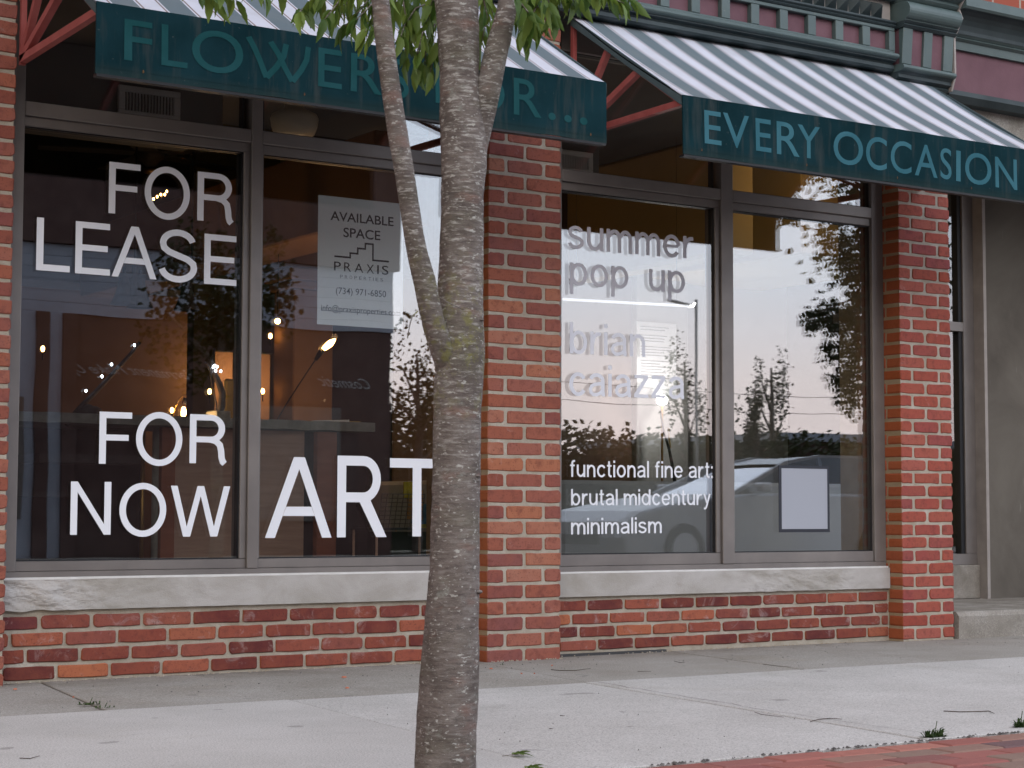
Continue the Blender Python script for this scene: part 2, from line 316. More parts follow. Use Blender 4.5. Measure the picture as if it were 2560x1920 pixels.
# ------------------------------------------------------------------ mesh builders
class MB:
    def __init__(s): s.v = []; s.f = []
    def poly(s, vs, faces=None):
        o = len(s.v); s.v += [tuple(p) for p in vs]
        for f in (faces or [range(len(vs))]): s.f.append(tuple(o + i for i in f))
        return s
    def box(s, x0, x1, y0, y1, z0, z1):
        return s.poly([(x0, y0, z0), (x1, y0, z0), (x1, y1, z0), (x0, y1, z0), (x0, y0, z1), (x1, y0, z1), (x1, y1, z1), (x0, y1, z1)],
                      [(0, 3, 2, 1), (4, 5, 6, 7), (0, 1, 5, 4), (1, 2, 6, 5), (2, 3, 7, 6), (3, 0, 4, 7)])
    def bar(s, a, b, w, h=None, up=Vector((0, 0, 1))):
        a, b = Vector(a), Vector(b); d = (b - a).normalized(); sd_ = d.cross(up)
        if sd_.length < 1e-4: sd_ = d.cross(Vector((1, 0, 0)))
        sd_.normalize(); u_ = sd_.cross(d); h = h or w; P = []
        for p in (a, b):
            for i, j in ((-1, -1), (1, -1), (1, 1), (-1, 1)): P.append(p + sd_ * (i * w / 2) + u_ * (j * h / 2))
        return s.poly(P, [(0, 1, 2, 3), (7, 6, 5, 4), (0, 4, 5, 1), (1, 5, 6, 2), (2, 6, 7, 3), (3, 7, 4, 0)])
    def tube(s, pts, rad, n=10, cap=True, fn=None):
        pts = [Vector(p) for p in pts]
        if not hasattr(rad, '__len__'): rad = [rad] * len(pts)
        o = len(s.v); prev = None
        for i, p in enumerate(pts):
            d = (pts[min(i + 1, len(pts) - 1)] - pts[max(i - 1, 0)]).normalized()
            if prev is None:
                a = d.cross(Vector((0, 1, 0)) if abs(d.y) < .9 else Vector((1, 0, 0))).normalized()
            else: a = (prev - d * prev.dot(d)).normalized()
            prev = a; b = d.cross(a)
            for k in range(n):
                t = 2 * math.pi * k / n; q = a * math.cos(t) + b * math.sin(t)
                rr = rad[i] * (fn(p, q, i) if fn else 1); s.v.append(tuple(p + q * rr))
        for i in range(len(pts) - 1):
            for k in range(n):
                k2 = (k + 1) % n; s.f.append((o + i * n + k, o + i * n + k2, o + (i + 1) * n + k2, o + (i + 1) * n + k))
        if cap: s.f.append(tuple(o + k for k in reversed(range(n)))); s.f.append(tuple(o + (len(pts) - 1) * n + k for k in range(n)))
        return s
    def lathe(s, prof, c=(0, 0, 0), n=24):
        o = len(s.v)
        for r_, z_ in prof:
            for k in range(n): t = 2 * math.pi * k / n; s.v.append((c[0] + r_ * math.cos(t), c[1] + r_ * math.sin(t), c[2] + z_))
        for i in range(len(prof) - 1):
            for k in range(n): k2 = (k + 1) % n; s.f.append((o + i * n + k, o + i * n + k2, o + (i + 1) * n + k2, o + (i + 1) * n + k))
        return s
    def prof(s, pts, x0, x1):
        """extrude a closed (y, z) outline along x"""
        n = len(pts); o = len(s.v); s.v += [(x0, y, z) for y, z in pts] + [(x1, y, z) for y, z in pts]
        for i in range(n): j = (i + 1) % n; s.f.append((o + i, o + j, o + n + j, o + n + i))
        s.f.append(tuple(o + i for i in reversed(range(n)))); s.f.append(tuple(o + n + i for i in range(n))); return s
    def mesh(s, name, mat=None, smooth=False, bevel=0):
        me = bpy.data.meshes.new(name); me.from_pydata(s.v, [], s.f)
        bm = bmesh.new(); bm.from_mesh(me)
        if bevel: bmesh.ops.bevel(bm, geom=bm.edges[:], offset=bevel, segments=1, affect='EDGES', clamp_overlap=True)
        bmesh.ops.recalc_face_normals(bm, faces=bm.faces[:]); bm.to_mesh(me); bm.free()
        if mat: me.materials.append(mat)
        if smooth:
            for p in me.polygons: p.use_smooth = True
        me.update(); return me
    def build(s, name, mat, parent=None, smooth=False, bevel=0, **tags):
        return link(name, s.mesh(name, mat, smooth, bevel), parent, **tags)

def link(name, me, parent=None, loc=None, **tags):
    o = bpy.data.objects.new(name, me); COL.objects.link(o)
    if parent:
        o.parent = parent
        if me is not None and loc is None: o.location = -parent.location      # meshes are in world coordinates
    if loc is not None: o.location = Vector(loc) - (parent.location if parent else Vector())
    for k, v in tags.items(): o[k] = v
    return o
def thing(name, label, cat, loc=(0, 0, 0), group=None):
    o = bpy.data.objects.new(name, None); COL.objects.link(o); o.location = loc; o.empty_display_size = .1
    o['label'] = label; o['category'] = cat
    if group: o['group'] = group
    return o
def tag(o, label, cat, group=None):
    o['label'] = label; o['category'] = cat
    if group: o['group'] = group
    return o
def plate(quad, z0, z1, name, mat, parent, bev=.004, kind=None):
    """slab with an arrised upper edge"""
    c = Vector((sum(p[0] for p in quad) / len(quad), sum(p[1] for p in quad) / len(quad)))
    m = MB(); n = len(quad)
    ins = [(p[0] + (c.x - p[0]) * bev / max(.05, abs(c.x - p[0])), p[1] + (c.y - p[1]) * bev / max(.05, abs(c.y - p[1]))) for p in quad]
    V = [(p[0], p[1], z0) for p in quad] + [(p[0], p[1], z1 - bev * .7) for p in quad] + [(p[0], p[1], z1) for p in ins]
    F = [tuple(range(n))[::-1], tuple(range(2 * n, 3 * n))]
    for k in (0, 1):
        for i in range(n): j = (i + 1) % n; F.append((k * n + i, k * n + j, (k + 1) * n + j, (k + 1) * n + i))
    return m.poly(V, F).build(name, mat, parent)

# ------------------------------------------------------------------ ground: street, kerb, sidewalk, pavers
m_asph = mottled('asphalt', (.045, .045, .048), (.07, .07, .072), 3, .9, .5, 200, .004)
m_grass = mottled('far_ground', (.05, .06, .03), (.08, .08, .05), .5)
MB().poly([(-300, -300, -.16), (300, -300, -.16), (300, 300, -.16), (-300, 300, -.16)]).build('ground', m_grass, kind='structure')
MB().box(-60, 60, -14.2, -4.32, -.3, -.13).build('street', m_asph, kind='structure')
MB().box(-60, 60, -4.32, -4.12, -.3, 0).build('kerb', m_conc, kind='structure', bevel=.012)
MB().box(-60, 60, -14.4, -14.2, -.3, 0.0).build('kerb', m_conc, kind='structure', bevel=.012)
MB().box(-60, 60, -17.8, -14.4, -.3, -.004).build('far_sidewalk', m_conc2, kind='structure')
m_bed = mottled('joint_dirt', (.10, .085, .06), (.17, .15, .12), 30, .95, .6, 200)
sw = MB().box(-12, 20, -2.96, 1.3, -.3, -.012).build('sidewalk', m_bed, kind='structure')
def shear(x, y): return x + .155 * y
xs = [-6, -4.6, -3.2, -1.8, -.6, .6, 1.45, 2.388, 4.275, 5.358, 6.188, 7.45, 9, 11, 13, 15]
def ev(y): return -1.0 + 0 * y
for i in range(len(xs) - 1):
    a, b = xs[i] + .0045, xs[i + 1] - .0045
    y1 = .10 if b < 7.4 else .2
    z = random.uniform(-.0015, .0015)
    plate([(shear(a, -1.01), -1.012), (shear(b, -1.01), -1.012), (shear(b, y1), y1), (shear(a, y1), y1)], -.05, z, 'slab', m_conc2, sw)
xs2 = [-7, -5.4, -3.8, -2.2, -.6, 1.15, 2.98, 4.20, 5.95, 7.6, 9.2, 11, 13, 15]
for i in range(len(xs2) - 1):
    a, b = xs2[i] + .003, xs2[i + 1] - .003
    plate([(a - .11 * 2.95, -2.948), (b - .11 * 2.95, -2.948), (b - .11, -1.015), (a - .11, -1.015)], -.05, random.uniform(.0015, .004), 'slab', m_conc, sw)
# hairline cracks in the slabs (thin dark grooves filled with dirt)
m_crack = Mat('crack_dirt', (.045, .038, .03), .95).m
def crack(pts, wd=.003):
    m = MB(); 
    for a, b in zip(pts, pts[1:]):
        a, b = Vector(a), Vector(b); n = Vector((-(b - a).y, (b - a).x)).normalized() * wd * random.uniform(.3, .7)
        m.poly([(a.x - n.x, a.y - n.y, .0052), (b.x - n.x, b.y - n.y, .0052), (b.x + n.x, b.y + n.y, .0052), (a.x + n.x, a.y + n.y, .0052)])
    return m.build('crack', m_crack, sw)
def wob(a, b, n=14, amp=.012):
    a, b = Vector(a), Vector(b); return [a.lerp(b, i / n) + Vector((random.uniform(-amp, amp), random.uniform(-amp * .5, amp * .5))) * (0 < i < n) for i in range(n + 1)]
crack(wob((4.13, -1.04), (4.0, -2.15))); crack(wob((4.0, -2.15), (3.97, -2.93), 8, .006), .002)

paver_c = [(.27, .075, .060), (.32, .095, .075), (.23, .065, .058), (.30, .085, .065)]
def paver_mat():
    M = Mat('clay_paver', rough=.9, spec=.2); oi = M.n('ShaderNodeObjectInfo'); v = M.coord(rnd=11)
    gi = M.n('ShaderNodeNewGeometry'); fa = M.n('ShaderNodeMath', operation='ADD'); M.l(oi.outputs['Random'], fa.inputs[0]); M.l(gi.outputs['Random Per Island'], fa.inputs[1])
    fr = M.n('ShaderNodeMath', operation='FRACT'); M.l(fa.outputs[0], fr.inputs[0])
    c = M.ramp(fr.outputs[0], [(0, (.12, .085, .09)), (.12, (.26, .095, .080)), (.35, (.33, .125, .10)), (.5, (.24, .090, .085)), (.68, (.37, .15, .115)), (.82, (.21, .15, .12)), (.9, (.30, .11, .09)), (1, (.14, .10, .105))])
    c = M.mix(M.ramp(M.noise(v, 18, 5), [(.5, 0.0), (.8, .5)]), c, (.20, .09, .075))
    c = M.mix(M.ramp(M.noise(v, 220, 3), [(.62, 0.0), (.7, .5)]), c, (.42, .25, .2))
    M.color(c); return M.bump(M.noise(v, 160, 5), .5, .002).m
m_paver = paver_mat()
ps = MB().box(-12, 20, -4.12, -2.962, -.3, -.045).build('paver_strip', m_bed, kind='structure')
def paver_mesh(k):  # arrised clay paver
    rnd = random.Random(k); L_, D_ = .1945, .0935; m = MB()
    o = [(0, 0), (L_, 0), (L_, D_), (0, D_)]; b = .005
    V = [(x, y, -.04) for x, y in o] + [(x + rnd.uniform(-.0006, .0006), y + rnd.uniform(-.0006, .0006), -b) for x, y in o] + [(abs(x - b), abs(y - b), 0) for x, y in o]
    F = [(3, 2, 1, 0), (8, 9, 10, 11)] + [(q * 4 + i, q * 4 + (i + 1) % 4, q * 4 + 4 + (i + 1) % 4, q * 4 + 4 + i) for q in (0, 1) for i in range(4)]
    return m.poly(V, F).mesh('paver', m_paver)
pm = [paver_mesh(k) for k in range(5)]
for r_ in range(7):
    y = -2.966 - .1 * (r_ + 1)
    for c_ in range(15):
        x = 2.45 + .2 * c_ + (.1 if r_ % 2 else .03 * math.sin(r_)) + random.uniform(-.002, .002)
        o = link('paver', random.choice(pm), ps, loc=(x, y, random.uniform(-.002, .0015)))
        o.rotation_euler = (random.uniform(-.006, .006), random.uniform(-.004, .004), random.uniform(-.008, .008))
mb = MB()
for r_ in range(11):
    y = -2.966 - .1 * (r_ + 1)
    for c_ in range(-30, 45):
        x = 2.45 + .2 * c_ + (.1 if r_ % 2 else 0)
        if r_ < 7 and 2.4 < x < 5.5: continue
        if 1.6 < x + .1 < 2.5 and y < -3.0: continue
        mb.box(x, x + .196, y, y + .096, -.04, -.001)
mb.build('paver', m_paver, ps, kind='stuff')
MB().box(1.55, 2.55, -4.1, -3.1, -.05, -.03).build('tree_pit_soil', mottled('soil', (.045, .033, .022), (.075, .055, .038), 25, .95, .8, 120, .01), kind='structure')

# ------------------------------------------------------------------ bricks
_bc = {}
def brick_mesh(L_, H_, D_, var, mat):
    key = (round(L_, 3), round(H_, 3), round(D_, 3), var, mat.name)
    if key in _bc: return _bc[key]
    rnd = random.Random(hash(key[:4]) & 0xffff); m = MB(); b = .0035
    o = []
    rc = rnd.uniform(.005, .012)
    cs = [(0, 0), (L_, 0), (L_, H_), (0, H_)]
    for i, (x, z) in enumerate(cs):
        nx, nz = cs[(i + 1) % 4]; px_, pz = cs[i - 1]
        r1 = rc * rnd.uniform(.5, 1.6); r1 = min(r1, H_ * .3)
        def tow(ax, az, r): d = math.hypot(ax - x, az - z); return (x + (ax - x) * r / d, z + (az - z) * r / d)
        o.append(tow(px_, pz, r1)); o.append((x + (L_ / 2 - x) / (L_ / 2) * r1 * .28, z + (H_ / 2 - z) / (H_ / 2) * r1 * .28)); o.append(tow(nx, nz, r1))
        if i in (0, 2):
            for t in (.35, .68):
                o.append((x + (nx - x) * t, z + (nz - z) * t))
    o = [(x + rnd.uniform(-.0016, .0016), z + rnd.uniform(-.0019, .0019)) for x, z in o]; n = len(o)
    cx, cz = L_ / 2, H_ / 2
    ins = [(x + (cx - x) * b / cx * .9, z + (cz - z) * b / cz * .9) for x, z in o]
    V = [(x, rnd.uniform(0, .0008), z) for x, z in ins] + [(x, b, z) for x, z in o] + [(x, D_, z) for x, z in o]
    F = [tuple(range(n))] + [(q * n + i, q * n + (i + 1) % n, (q + 1) * n + (i + 1) % n, (q + 1) * n + i) for q in (0, 1) for i in range(n)]
    _bc[key] = m.poly(V, F).mesh('brick', mat); return _bc[key]
def put_brick(x, y, z, L_, H_, D_, mat, parent):
    me = brick_mesh(L_, H_, D_, random.randrange(6), mat)
    o = link('brick', me, parent, loc=(x, y + random.uniform(-.0015, .0015), z + random.uniform(-.001, .001)))
    o.rotation_euler = (random.uniform(-.008, .008), random.uniform(-.006, .006), random.uniform(-.006, .006)); return o

def pier(x0, x1, ztop, mat, label, z0=-.005, pitch=.0655, phase=0, dep=.36, H_=.0535):
    t = thing('brick_pier', label, 'pier', ((x0 + x1) / 2, 0, 0))
    w_ = x1 - x0; j = .0165; FL = (w_ - j) / 2; HL = (w_ - 2 * j - FL) / 2
    MB().box(x0 + .004, x1 - .006, .0050, dep, -.2, ztop).build('mortar', m_mortar, t)
    k = 0; z = z0
    while z < ztop - .05:
        xs_ = [(x0, FL), (x0 + FL + j, FL)] if (k + phase) % 2 == 0 else [(x0, HL), (x0 + HL + j, FL), (x0 + HL + FL + 2 * j, HL)]
        for i, (xa, l) in enumerate(xs_):
            edge = i == 0 or i == len(xs_) - 1
            put_brick(xa, 0, z, l, H_, .092 if edge and l == FL else (.19 if edge else .06), mat, t)
        # bricks of the left return, behind the corner brick
        y = .105 if (k + phase) % 2 == 0 else .205
        me = brick_mesh(.12, H_, .05, k % 6, mat)
        o = link('brick', me, t, loc=(x0, y + .12, z)); o.rotation_euler = (0, 0, -math.pi / 2)
        k += 1; z += pitch
    return t
pier(1.86, 2.232, 3.3, m_brick, 'brick pier at the left edge of the photo beside the first window', z0=-.005, pitch=.0647, phase=1, H_=.0505)
pier(4.312, 4.693, 2.86, m_brick, 'middle brick pier between the two shop windows right behind the tree', z0=-.006, pitch=.0681, phase=0, H_=.0540)
pier(6.765, 7.127, 2.86, m_brickr, 'right brick pier between the pop up window and the entry recess', z0=.010, pitch=.0645, phase=1, H_=.0510)

# low walls with stone sills
def base_wall(x0, x1, zt, zb, label, st, sill, ends):
    t = thing('low_brick_wall', label, 'wall', ((x0 + x1) / 2, .1, 0))
    MB().box(x0 - .03, x1 + .03, .1025, .34, -.2, zt + .002).build('mortar', m_mortar, t)
    pitch = (zt - .012 - zb) / 4; H_ = pitch - .0145
    for r_ in range(4):
        z = zb + r_ * pitch; x = x0 - .02 + (st[r_])
        x -= .22
        while x < x1 - .02:
            l = .1925 + random.uniform(-.004, .004); a = max(x, x0 + .004); b = min(x + l, x1 - .006)
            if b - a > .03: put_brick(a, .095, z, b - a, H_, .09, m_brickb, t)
            x += l + .0135
    # stone sill: rock face of its own relief
    zs0, zs1 = sill; m = MB(); nx, nz = 300, 26
    for j in range(nz + 1):
        for i in range(nx + 1):
            x = x0 + .004 + (x1 - x0 - .008) * i / nx; z = zs0 + (zs1 - zs0) * j / nz
            q = ends(x); d = (noise.fractal(Vector((x * 8, z * 17 + x * 2, 3.1)), .9, 2.1, 6) * .0075 * q) + noise.noise(Vector((x * 3, z * 5, 8))) * .0015
            bl = -.004 * q * noise.noise(Vector((x * 14, 1, 2))) if j == 0 else 0
            m.v.append((x, .083 + d, z + bl + (.0015 * noise.noise(Vector((x * 5, 7, 0))) if j == nz else 0)))
    for j in range(nz):
        for i in range(nx): a = j * (nx + 1) + i; m.f.append((a, a + 1, a + nx + 2, a + nx + 1))
    o = len(m.v)
    for i in range(nx + 1): v = m.v[nz * (nx + 1) + i]; m.v.append((v[0], .36, v[2] + .004))
    for i in range(nx): a = nz * (nx + 1) + i; m.f.append((a, a + 1, o + i + 1, o + i))
    o2 = len(m.v)
    for i in range(nx + 1): v = m.v[i]; m.v.append((v[0], .36, v[2]))
    for i in range(nx): m.f.append((i + 1, i, o2 + i, o2 + i + 1))
    me = m.mesh('sill', m_stone)
    link('sill', me, t)
    MB().box(x0 + .004, x1 - .004, .095, .13, zs1 - .002, zs1 + .008).build('caulk', m_vinyl_dull, t)
    return t
m_vinyl_dull = mottled('white_caulk', (.55, .54, .52), (.68, .67, .66), 12)
def smooth(a, b, x): t = max(0, min(1, (x - a) / (b - a))); return t * t * (3 - 2 * t)
base_wall(2.232, 4.312, .27, .010, 'low brick wall and pale stone sill under the window reading FOR LEASE', [.06, .155, .09, .0], (.264, .378),
          lambda x: 1.6 * (1 - smooth(2.35, 2.75, x)) + .35 * (1 - smooth(2.8, 3.4, x)) + .05)
base_wall(4.693, 6.765, .268, .022, 'low brick wall and chipped stone sill under the pop up window', [.10, .0, .17, .05], (.260, .362),
          lambda x: .05 + .8 * smooth(5.7, 5.9, x) * (1 - smooth(6.4, 6.6, x)))
MB().box(4.72, 5.34, .082, .098, -.02, .010).build('asphalt_strip', m_asph, sw)

# ------------------------------------------------------------------ windows
def window(x0, x1, panes, label, zb=.372):
    """panes: list of glass x-ranges"""
    t = thing('shop_window', label, 'window', ((x0 + x1) / 2, .14, zb))
    zt = 2.80; Yf, Yb = .112, .20; zg0, zg1, zh0, zh1 = .447, 2.082, 2.178, 2.72
    zr = zb + .035
    # sill rails, two steps
    MB().box(x0, x1, Yf, Yb, zb, zr).build('bottom_rail', m_frame, t, bevel=.002)
    MB().box(x0, panes[0][0], Yf, Yb, zr + .0005, zt).build('frame', m_frame, t, bevel=.002)
    MB().box(panes[-1][1], x1, Yf, Yb, zr + .0005, zt).build('frame', m_frame, t, bevel=.002)
    m0, m1 = panes[0][1], panes[1][0]
    MB().box(m0 + .028, m1 - .012, Yf - .004, Yb, zr + .0005, zt).build('mullion', m_frame, t, bevel=.002)
    for (a, b), s0, s1 in ((panes[0], 0, .028), (panes[1], .012, 0)):
        ea, eb = a - (.012 if s1 == 0 else 0), b + (.028 if s0 == 0 else 0)
        MB().box(ea, eb, Yf - .002, Yb, 2.122, 2.176).build('transom', m_frame, t, bevel=.003)
        MB().box(ea, eb, Yf + .012, Yb, 2.084, 2.1215).build('transom', m_frame, t, bevel=.002)
        MB().box(ea, eb, Yf + .010, Yb, zr + .0005, zg0 - .002).build('bottom_stop', m_frame, t, bevel=.002)
        if s1: MB().box(b, b + .0275, Yf + .010, Yb, zg0 - .001, 2.0835).build('stop', m_frame, t, bevel=.002)
        else: MB().box(a - .0115, a, Yf + .010, Yb, zg0 - .001, 2.0835).build('stop', m_frame, t, bevel=.002)
        for z0_, z1_ in ((zg0, zg1), (zh0, zh1)):
            g = MB()
            for xa, xb, za, zb_ in ((a, b, z0_ - .001, z0_ + .003), (a, b, z1_ - .003, z1_ + .001), (a, a + .004, z0_, z1_), (b - .004, b, z0_, z1_)):
                g.box(xa, xb, .132, .168, za, zb_)
            g.build('gasket', m_gasket, t)
            for yy in (.138, .156):
                MB().poly([(a, yy, z0_), (b, yy, z0_), (b, yy, z1_), (a, yy, z1_)]).build('glass_pane', m_glass, t)
    MB().box(x0, x1, Yf, Yb, zh1, zt + .06).build('head', m_frame, t, bevel=.002)
    return t
window(2.232, 4.312, [(2.306, 3.216), (3.303, 4.225)], 'grey framed shop window with FOR LEASE and ART lettering left of the middle pier')
window(4.693, 6.765, [(4.775, 5.672), (5.785, 6.688)], 'grey framed shop window with the summer pop up lettering right of the middle pier', .358)

# ------------------------------------------------------------------ lettering glyphs (stroke built, cap height 1)
Wd = .13
def rect(x0, x1, y0, y1): return [(x0, y0), (x1, y0), (x1, y1), (x0, y1)]
def arc(cx, cy, rx, ry, a0, a1, n=14): return [(cx + rx * math.cos(R(a0 + (a1 - a0) * i / n)), cy + ry * math.sin(R(a0 + (a1 - a0) * i / n))) for i in range(n + 1)]
def rib(pts, w_=Wd, wy=None):
    """ribbon round a centre line, mitred; returns quads"""
    wy = wy or w_; P = [Vector(p) for p in pts]; Ls, Rs = [], []
    for i, p in enumerate(P):
        d1 = (p - P[i - 1]).normalized() if i else (P[1] - p).normalized()
        d2 = (P[i + 1] - p).normalized() if i < len(P) - 1 else d1
        n1, n2 = Vector((-d1.y, d1.x)), Vector((-d2.y, d2.x)); n_ = (n1 + n2).normalized(); k = 1 / max(.5, n_.dot(n1))
        o = Vector((n_.x * w_ / 2, n_.y * wy / 2)) * k; Ls.append(p + o); Rs.append(p - o)
    return [[tuple(Ls[i]), tuple(Ls[i + 1]), tuple(Rs[i + 1]), tuple(Rs[i])] for i in range(len(P) - 1)]
def ring(cx, cy, rx, ry, w_=Wd, wy=None):
    a = arc(cx, cy, rx, ry, 0, 360, 40); return rib(a[:-1] + [a[0]], w_, wy)[:] if False else [
        [(cx + (rx + s1 * w_ / 2) * math.cos(t1), cy + (ry + s1 * (wy or w_) / 2) * math.sin(t1)) for s1, t1 in ((1, R(9 * i)), (1, R(9 * i + 9)), (-1, R(9 * i + 9)), (-1, R(9 * i)))] for i in range(40)]
def sshape(cx, top, bot, rx): # centre line of an S
    h = top - bot; f = lambda x, y: (cx + x * rx, bot + y * h)
    return [f(.92 * math.cos(R(a)), .76 + .24 * math.sin(R(a))) for a in range(12, 181, 12)] + [f(-.85, .66), f(-.55, .58), f(0, .51), f(.6, .44), f(.95, .35)] + [f(1.0 * math.cos(R(-a)), .26 - .26 * math.sin(R(a))) for a in range(0, 171, 12)]
def glyph(c, st='h'):
    xh = .73
    if c == 'F': return [[rect(0, .13, 0, 1)], [rect(.13, .62, .88, 1)], [rect(.13, .56, .45, .565)]]
    if c == 'L': return [[rect(0, .13, 0, 1)], [rect(.13, .62, 0, .12)]]
    if c == 'E': return [[rect(0, .13, 0, 1)], [rect(.13, .66, .88, 1)], [rect(.13, .62, .45, .565)], [rect(.13, .67, 0, .12)]]
    if c == 'T': return [[rect(0, .8, .88, 1)], [rect(.335, .465, 0, .88)]]
    if c == 'O': return [ring(.47, .5, .405, .455, .13, .12)]
    if c == 'R':
        bowl = rib([(.13, .94), (.42, .94)] + arc(.42, .715, .215, .225, 90, -90)[1:] + [(.13, .49)], .13, .12)
        if st == 'g': return [[rect(0, .14, 0, 1)], bowl, [[(.36, .43), (.53, .46), (.80, 0), (.63, 0)]]]
        leg = rib([(.40, .49), (.52, .46), (.60, .38), (.625, .26), (.635, .12), (.66, .04), (.70, 0)], .125)
        return [[rect(0, .13, 0, 1)], bowl, leg]
    if c == 'A': return [[[(0, 0), (.14, 0), (.48, .85), (.48, 1), (.40, 1)]], [[(.96, 0), (.56, 1), (.48, 1), (.48, .85), (.82, 0)]], [[(.25, .27), (.71, .27), (.662, .385), (.298, .385)]]]
    if c == 'S': return [rib(sshape(.40, .94, .06, .33), .13, .12)]
    if c == 'N': return [[rect(0, .125, 0, 1)], [rect(.62, .745, 0, 1)], [[(.125, 1), (.125, .80), (.62, 0), (.62, .20)]]]
    if c == 'W': return [[[(0, 1), (.13, 1), (.32, .2), (.525, 1), (.655, 1), (.86, .2), (1.05, 1), (1.18, 1), (.93, 0), (.79, 0), (.59, .80), (.39, 0), (.25, 0)]]]
    s = .12
    if c == 'n': return [[rect(0, s, 0, xh)], rib([(.09, .50)] + arc(.285, .43, .195, .24, 150, 0) + [(.48, 0)], s)]
    if c == 'h': return [[rect(0, s, 0, 1)], rib([(.09, .50)] + arc(.285, .43, .195, .24, 150, 0) + [(.48, 0)], s)]
    if c == 'u': return [[rect(.42, .54, 0, xh)], rib([(.06, xh)] + arc(.255, .30, .195, .24, 180, 330) + [(.45, .23)], s)]
    if c == 'm': return [[rect(0, s, 0, xh)], rib([(.09, .5)] + arc(.27, .43, .165, .24, 150, 0) + [(.435, 0)], s), rib([(.46, .5)] + arc(.635, .43, .165, .24, 150, 0) + [(.80, 0)], s)]
    if c == 'r': return [[rect(0, s, 0, xh)], rib([(.08, .36), (.10, .50), (.16, .60), (.24, .655), (.36, .665)], s)]
    if c == 'o': return [ring(.29, .365, .235, .315, s, s)]
    if c == 'p': return [[rect(0, s, -.29, xh)], ring(.30, .365, .225, .315, s, s)]
    if c == 'b': return [[rect(0, s, 0, 1)], ring(.30, .365, .225, .315, s, s)]
    if c == 'd': return [[rect(.48, .60, 0, 1)], ring(.29, .365, .225, .315, s, s)]
    if c == 'c': return [rib(arc(.29, .365, .235, .315, 35, 325, 22), s)]
    if c == 'e': return [rib([(.525, .385)] + arc(.29, .365, .235, .315, 5, 325, 26)[1:], s), [rect(.11, .52, .325, .415)]]
    if c == 'a': return [rib(arc(.28, .50, .205, .175, 165, 0, 12) + [(.485, .12), (.50, .065), (.56, .06)], s), rib([(.485, .44), (.40, .405), (.22, .375), (.11, .315), (.065, .22), (.085, .12), (.16, .055), (.27, .05), (.39, .095), (.485, .20)], .11)]
    if c == 's': return [rib(sshape(.25, xh - .055, .055, .205), .11)]
    if c == 'z': return [[rect(.01, .49, xh - .11, xh)], [rect(0, .50, 0, .11)], [[(0, .11), (.15, .11), (.49, xh - .11), (.34, xh - .11)]]]
    if c == 'i': return [[rect(0, s, 0, xh)], [rect(0, s, .86, 1)]]
    if c == 'l': return [[rect(0, s, 0, 1)]]
    if c == 't': return [rib([(.14, .95), (.14, .16), (.17, .09), (.24, .055), (.31, .055)], s), [rect(0, .30, xh - .10, xh)]]
    if c == 'f': return [rib([(.14, 0), (.14, .82), (.17, .90), (.24, .94), (.32, .945)], s), [rect(0, .30, xh - .10, xh)]]
    if c == 'y': return [[[(0, xh), (.13, xh), (.32, .06), (.25, 0)]], rib([(.455, xh), (.26, .02), (.20, -.16), (.14, -.22), (.04, -.225)], .115)]
    if c == ':': return [[rect(0, s, 0, .14)], [rect(0, s, xh - .14, xh)]]
    return []
def bounds(parts):
    X = [p[0] for q in parts for pl in q for p in pl]; Y = [p[1] for q in parts for pl in q for p in pl]; return min(X), max(X), min(Y), max(Y)
def put_glyph(c, fx, fz, Y, mat, parent, st='h'):
    m = MB()
    for k, q in enumerate(glyph(c, st)):
        for pl in q: m.poly([(fx(p[0]), Y - .0001 * k, fz(p[1])) for p in pl])
    me = bpy.data.meshes.new('letter'); me.from_pydata(m.v, [], m.f); me.materials.append(mat)
    return link('letter', me, parent)
YL = .1370
def big(name, label, letters, st='h'):
    c = letters[0]; t = thing(name, label, 'lettering', (c[1], YL, c[3]))
    for ch, xa, xb, za, zb in letters:
        b = bounds(glyph(ch, st))
        put_glyph(ch, lambda x: xa + (x - b[0]) / (b[1] - b[0]) * (xb - xa), lambda z: za + (z - b[2]) / (b[3] - b[2]) * (zb - za), YL, m_vinyl, t, st)
    return t
big('window_lettering', 'white vinyl words FOR LEASE high on the leftmost window pane',
    [('F', 2.651, 2.780, 1.784, 1.985), ('O', 2.798, 2.989, 1.779, 1.990), ('R', 3.021, 3.180, 1.780, 1.985),
     ('L', 2.368, 2.500, 1.541, 1.742), ('E', 2.521, 2.661, 1.540, 1.741), ('A', 2.668, 2.853, 1.539, 1.740), ('S', 2.862, 3.024, 1.534, 1.744), ('E', 3.054, 3.195, 1.537, 1.738)])
big('window_lettering', 'white vinyl words FOR NOW low on the leftmost window pane',
    [('F', 2.630, 2.762, .814, 1.014), ('O', 2.779, 2.972, .809, 1.020), ('R', 3.003, 3.164, .814, 1.016),
     ('N', 2.521, 2.682, .543, .745), ('O', 2.716, 2.909, .534, .743), ('W', 2.927, 3.180, .534, .733)])
big('window_lettering', 'very large white vinyl word ART beside the tree trunk',
    [('A', 3.335, 3.637, .527, .855), ('R', 3.662, 3.897, .528, .865), ('T', 3.911, 4.176, .530, .859)], 'g')
def words(label, lines, cat='lettering', mat=None):
    mat = mat or m_vinyl
    """lines: (text, x0, x1, baseline, ascender height)"""
    t = thing('window_lettering', label, cat, (lines[0][1], YL, lines[0][3]))
    for txt, x0, x1, zb, ah, slope in lines:
        x = 0; pl = []
        for ch in txt:
            if ch == ' ': x += .30; continue
            b = bounds(glyph(ch)); pl.append((ch, x - b[0])); x += b[1] - b[0] + .105
        tot = x - .105; sc = (x1 - x0) / tot
        for ch, ox in pl:
            put_glyph(ch, lambda q: x0 + (q + ox) * sc, lambda q: zb + q * ah + slope * ((ox * sc)), YL, mat, t)
    return t
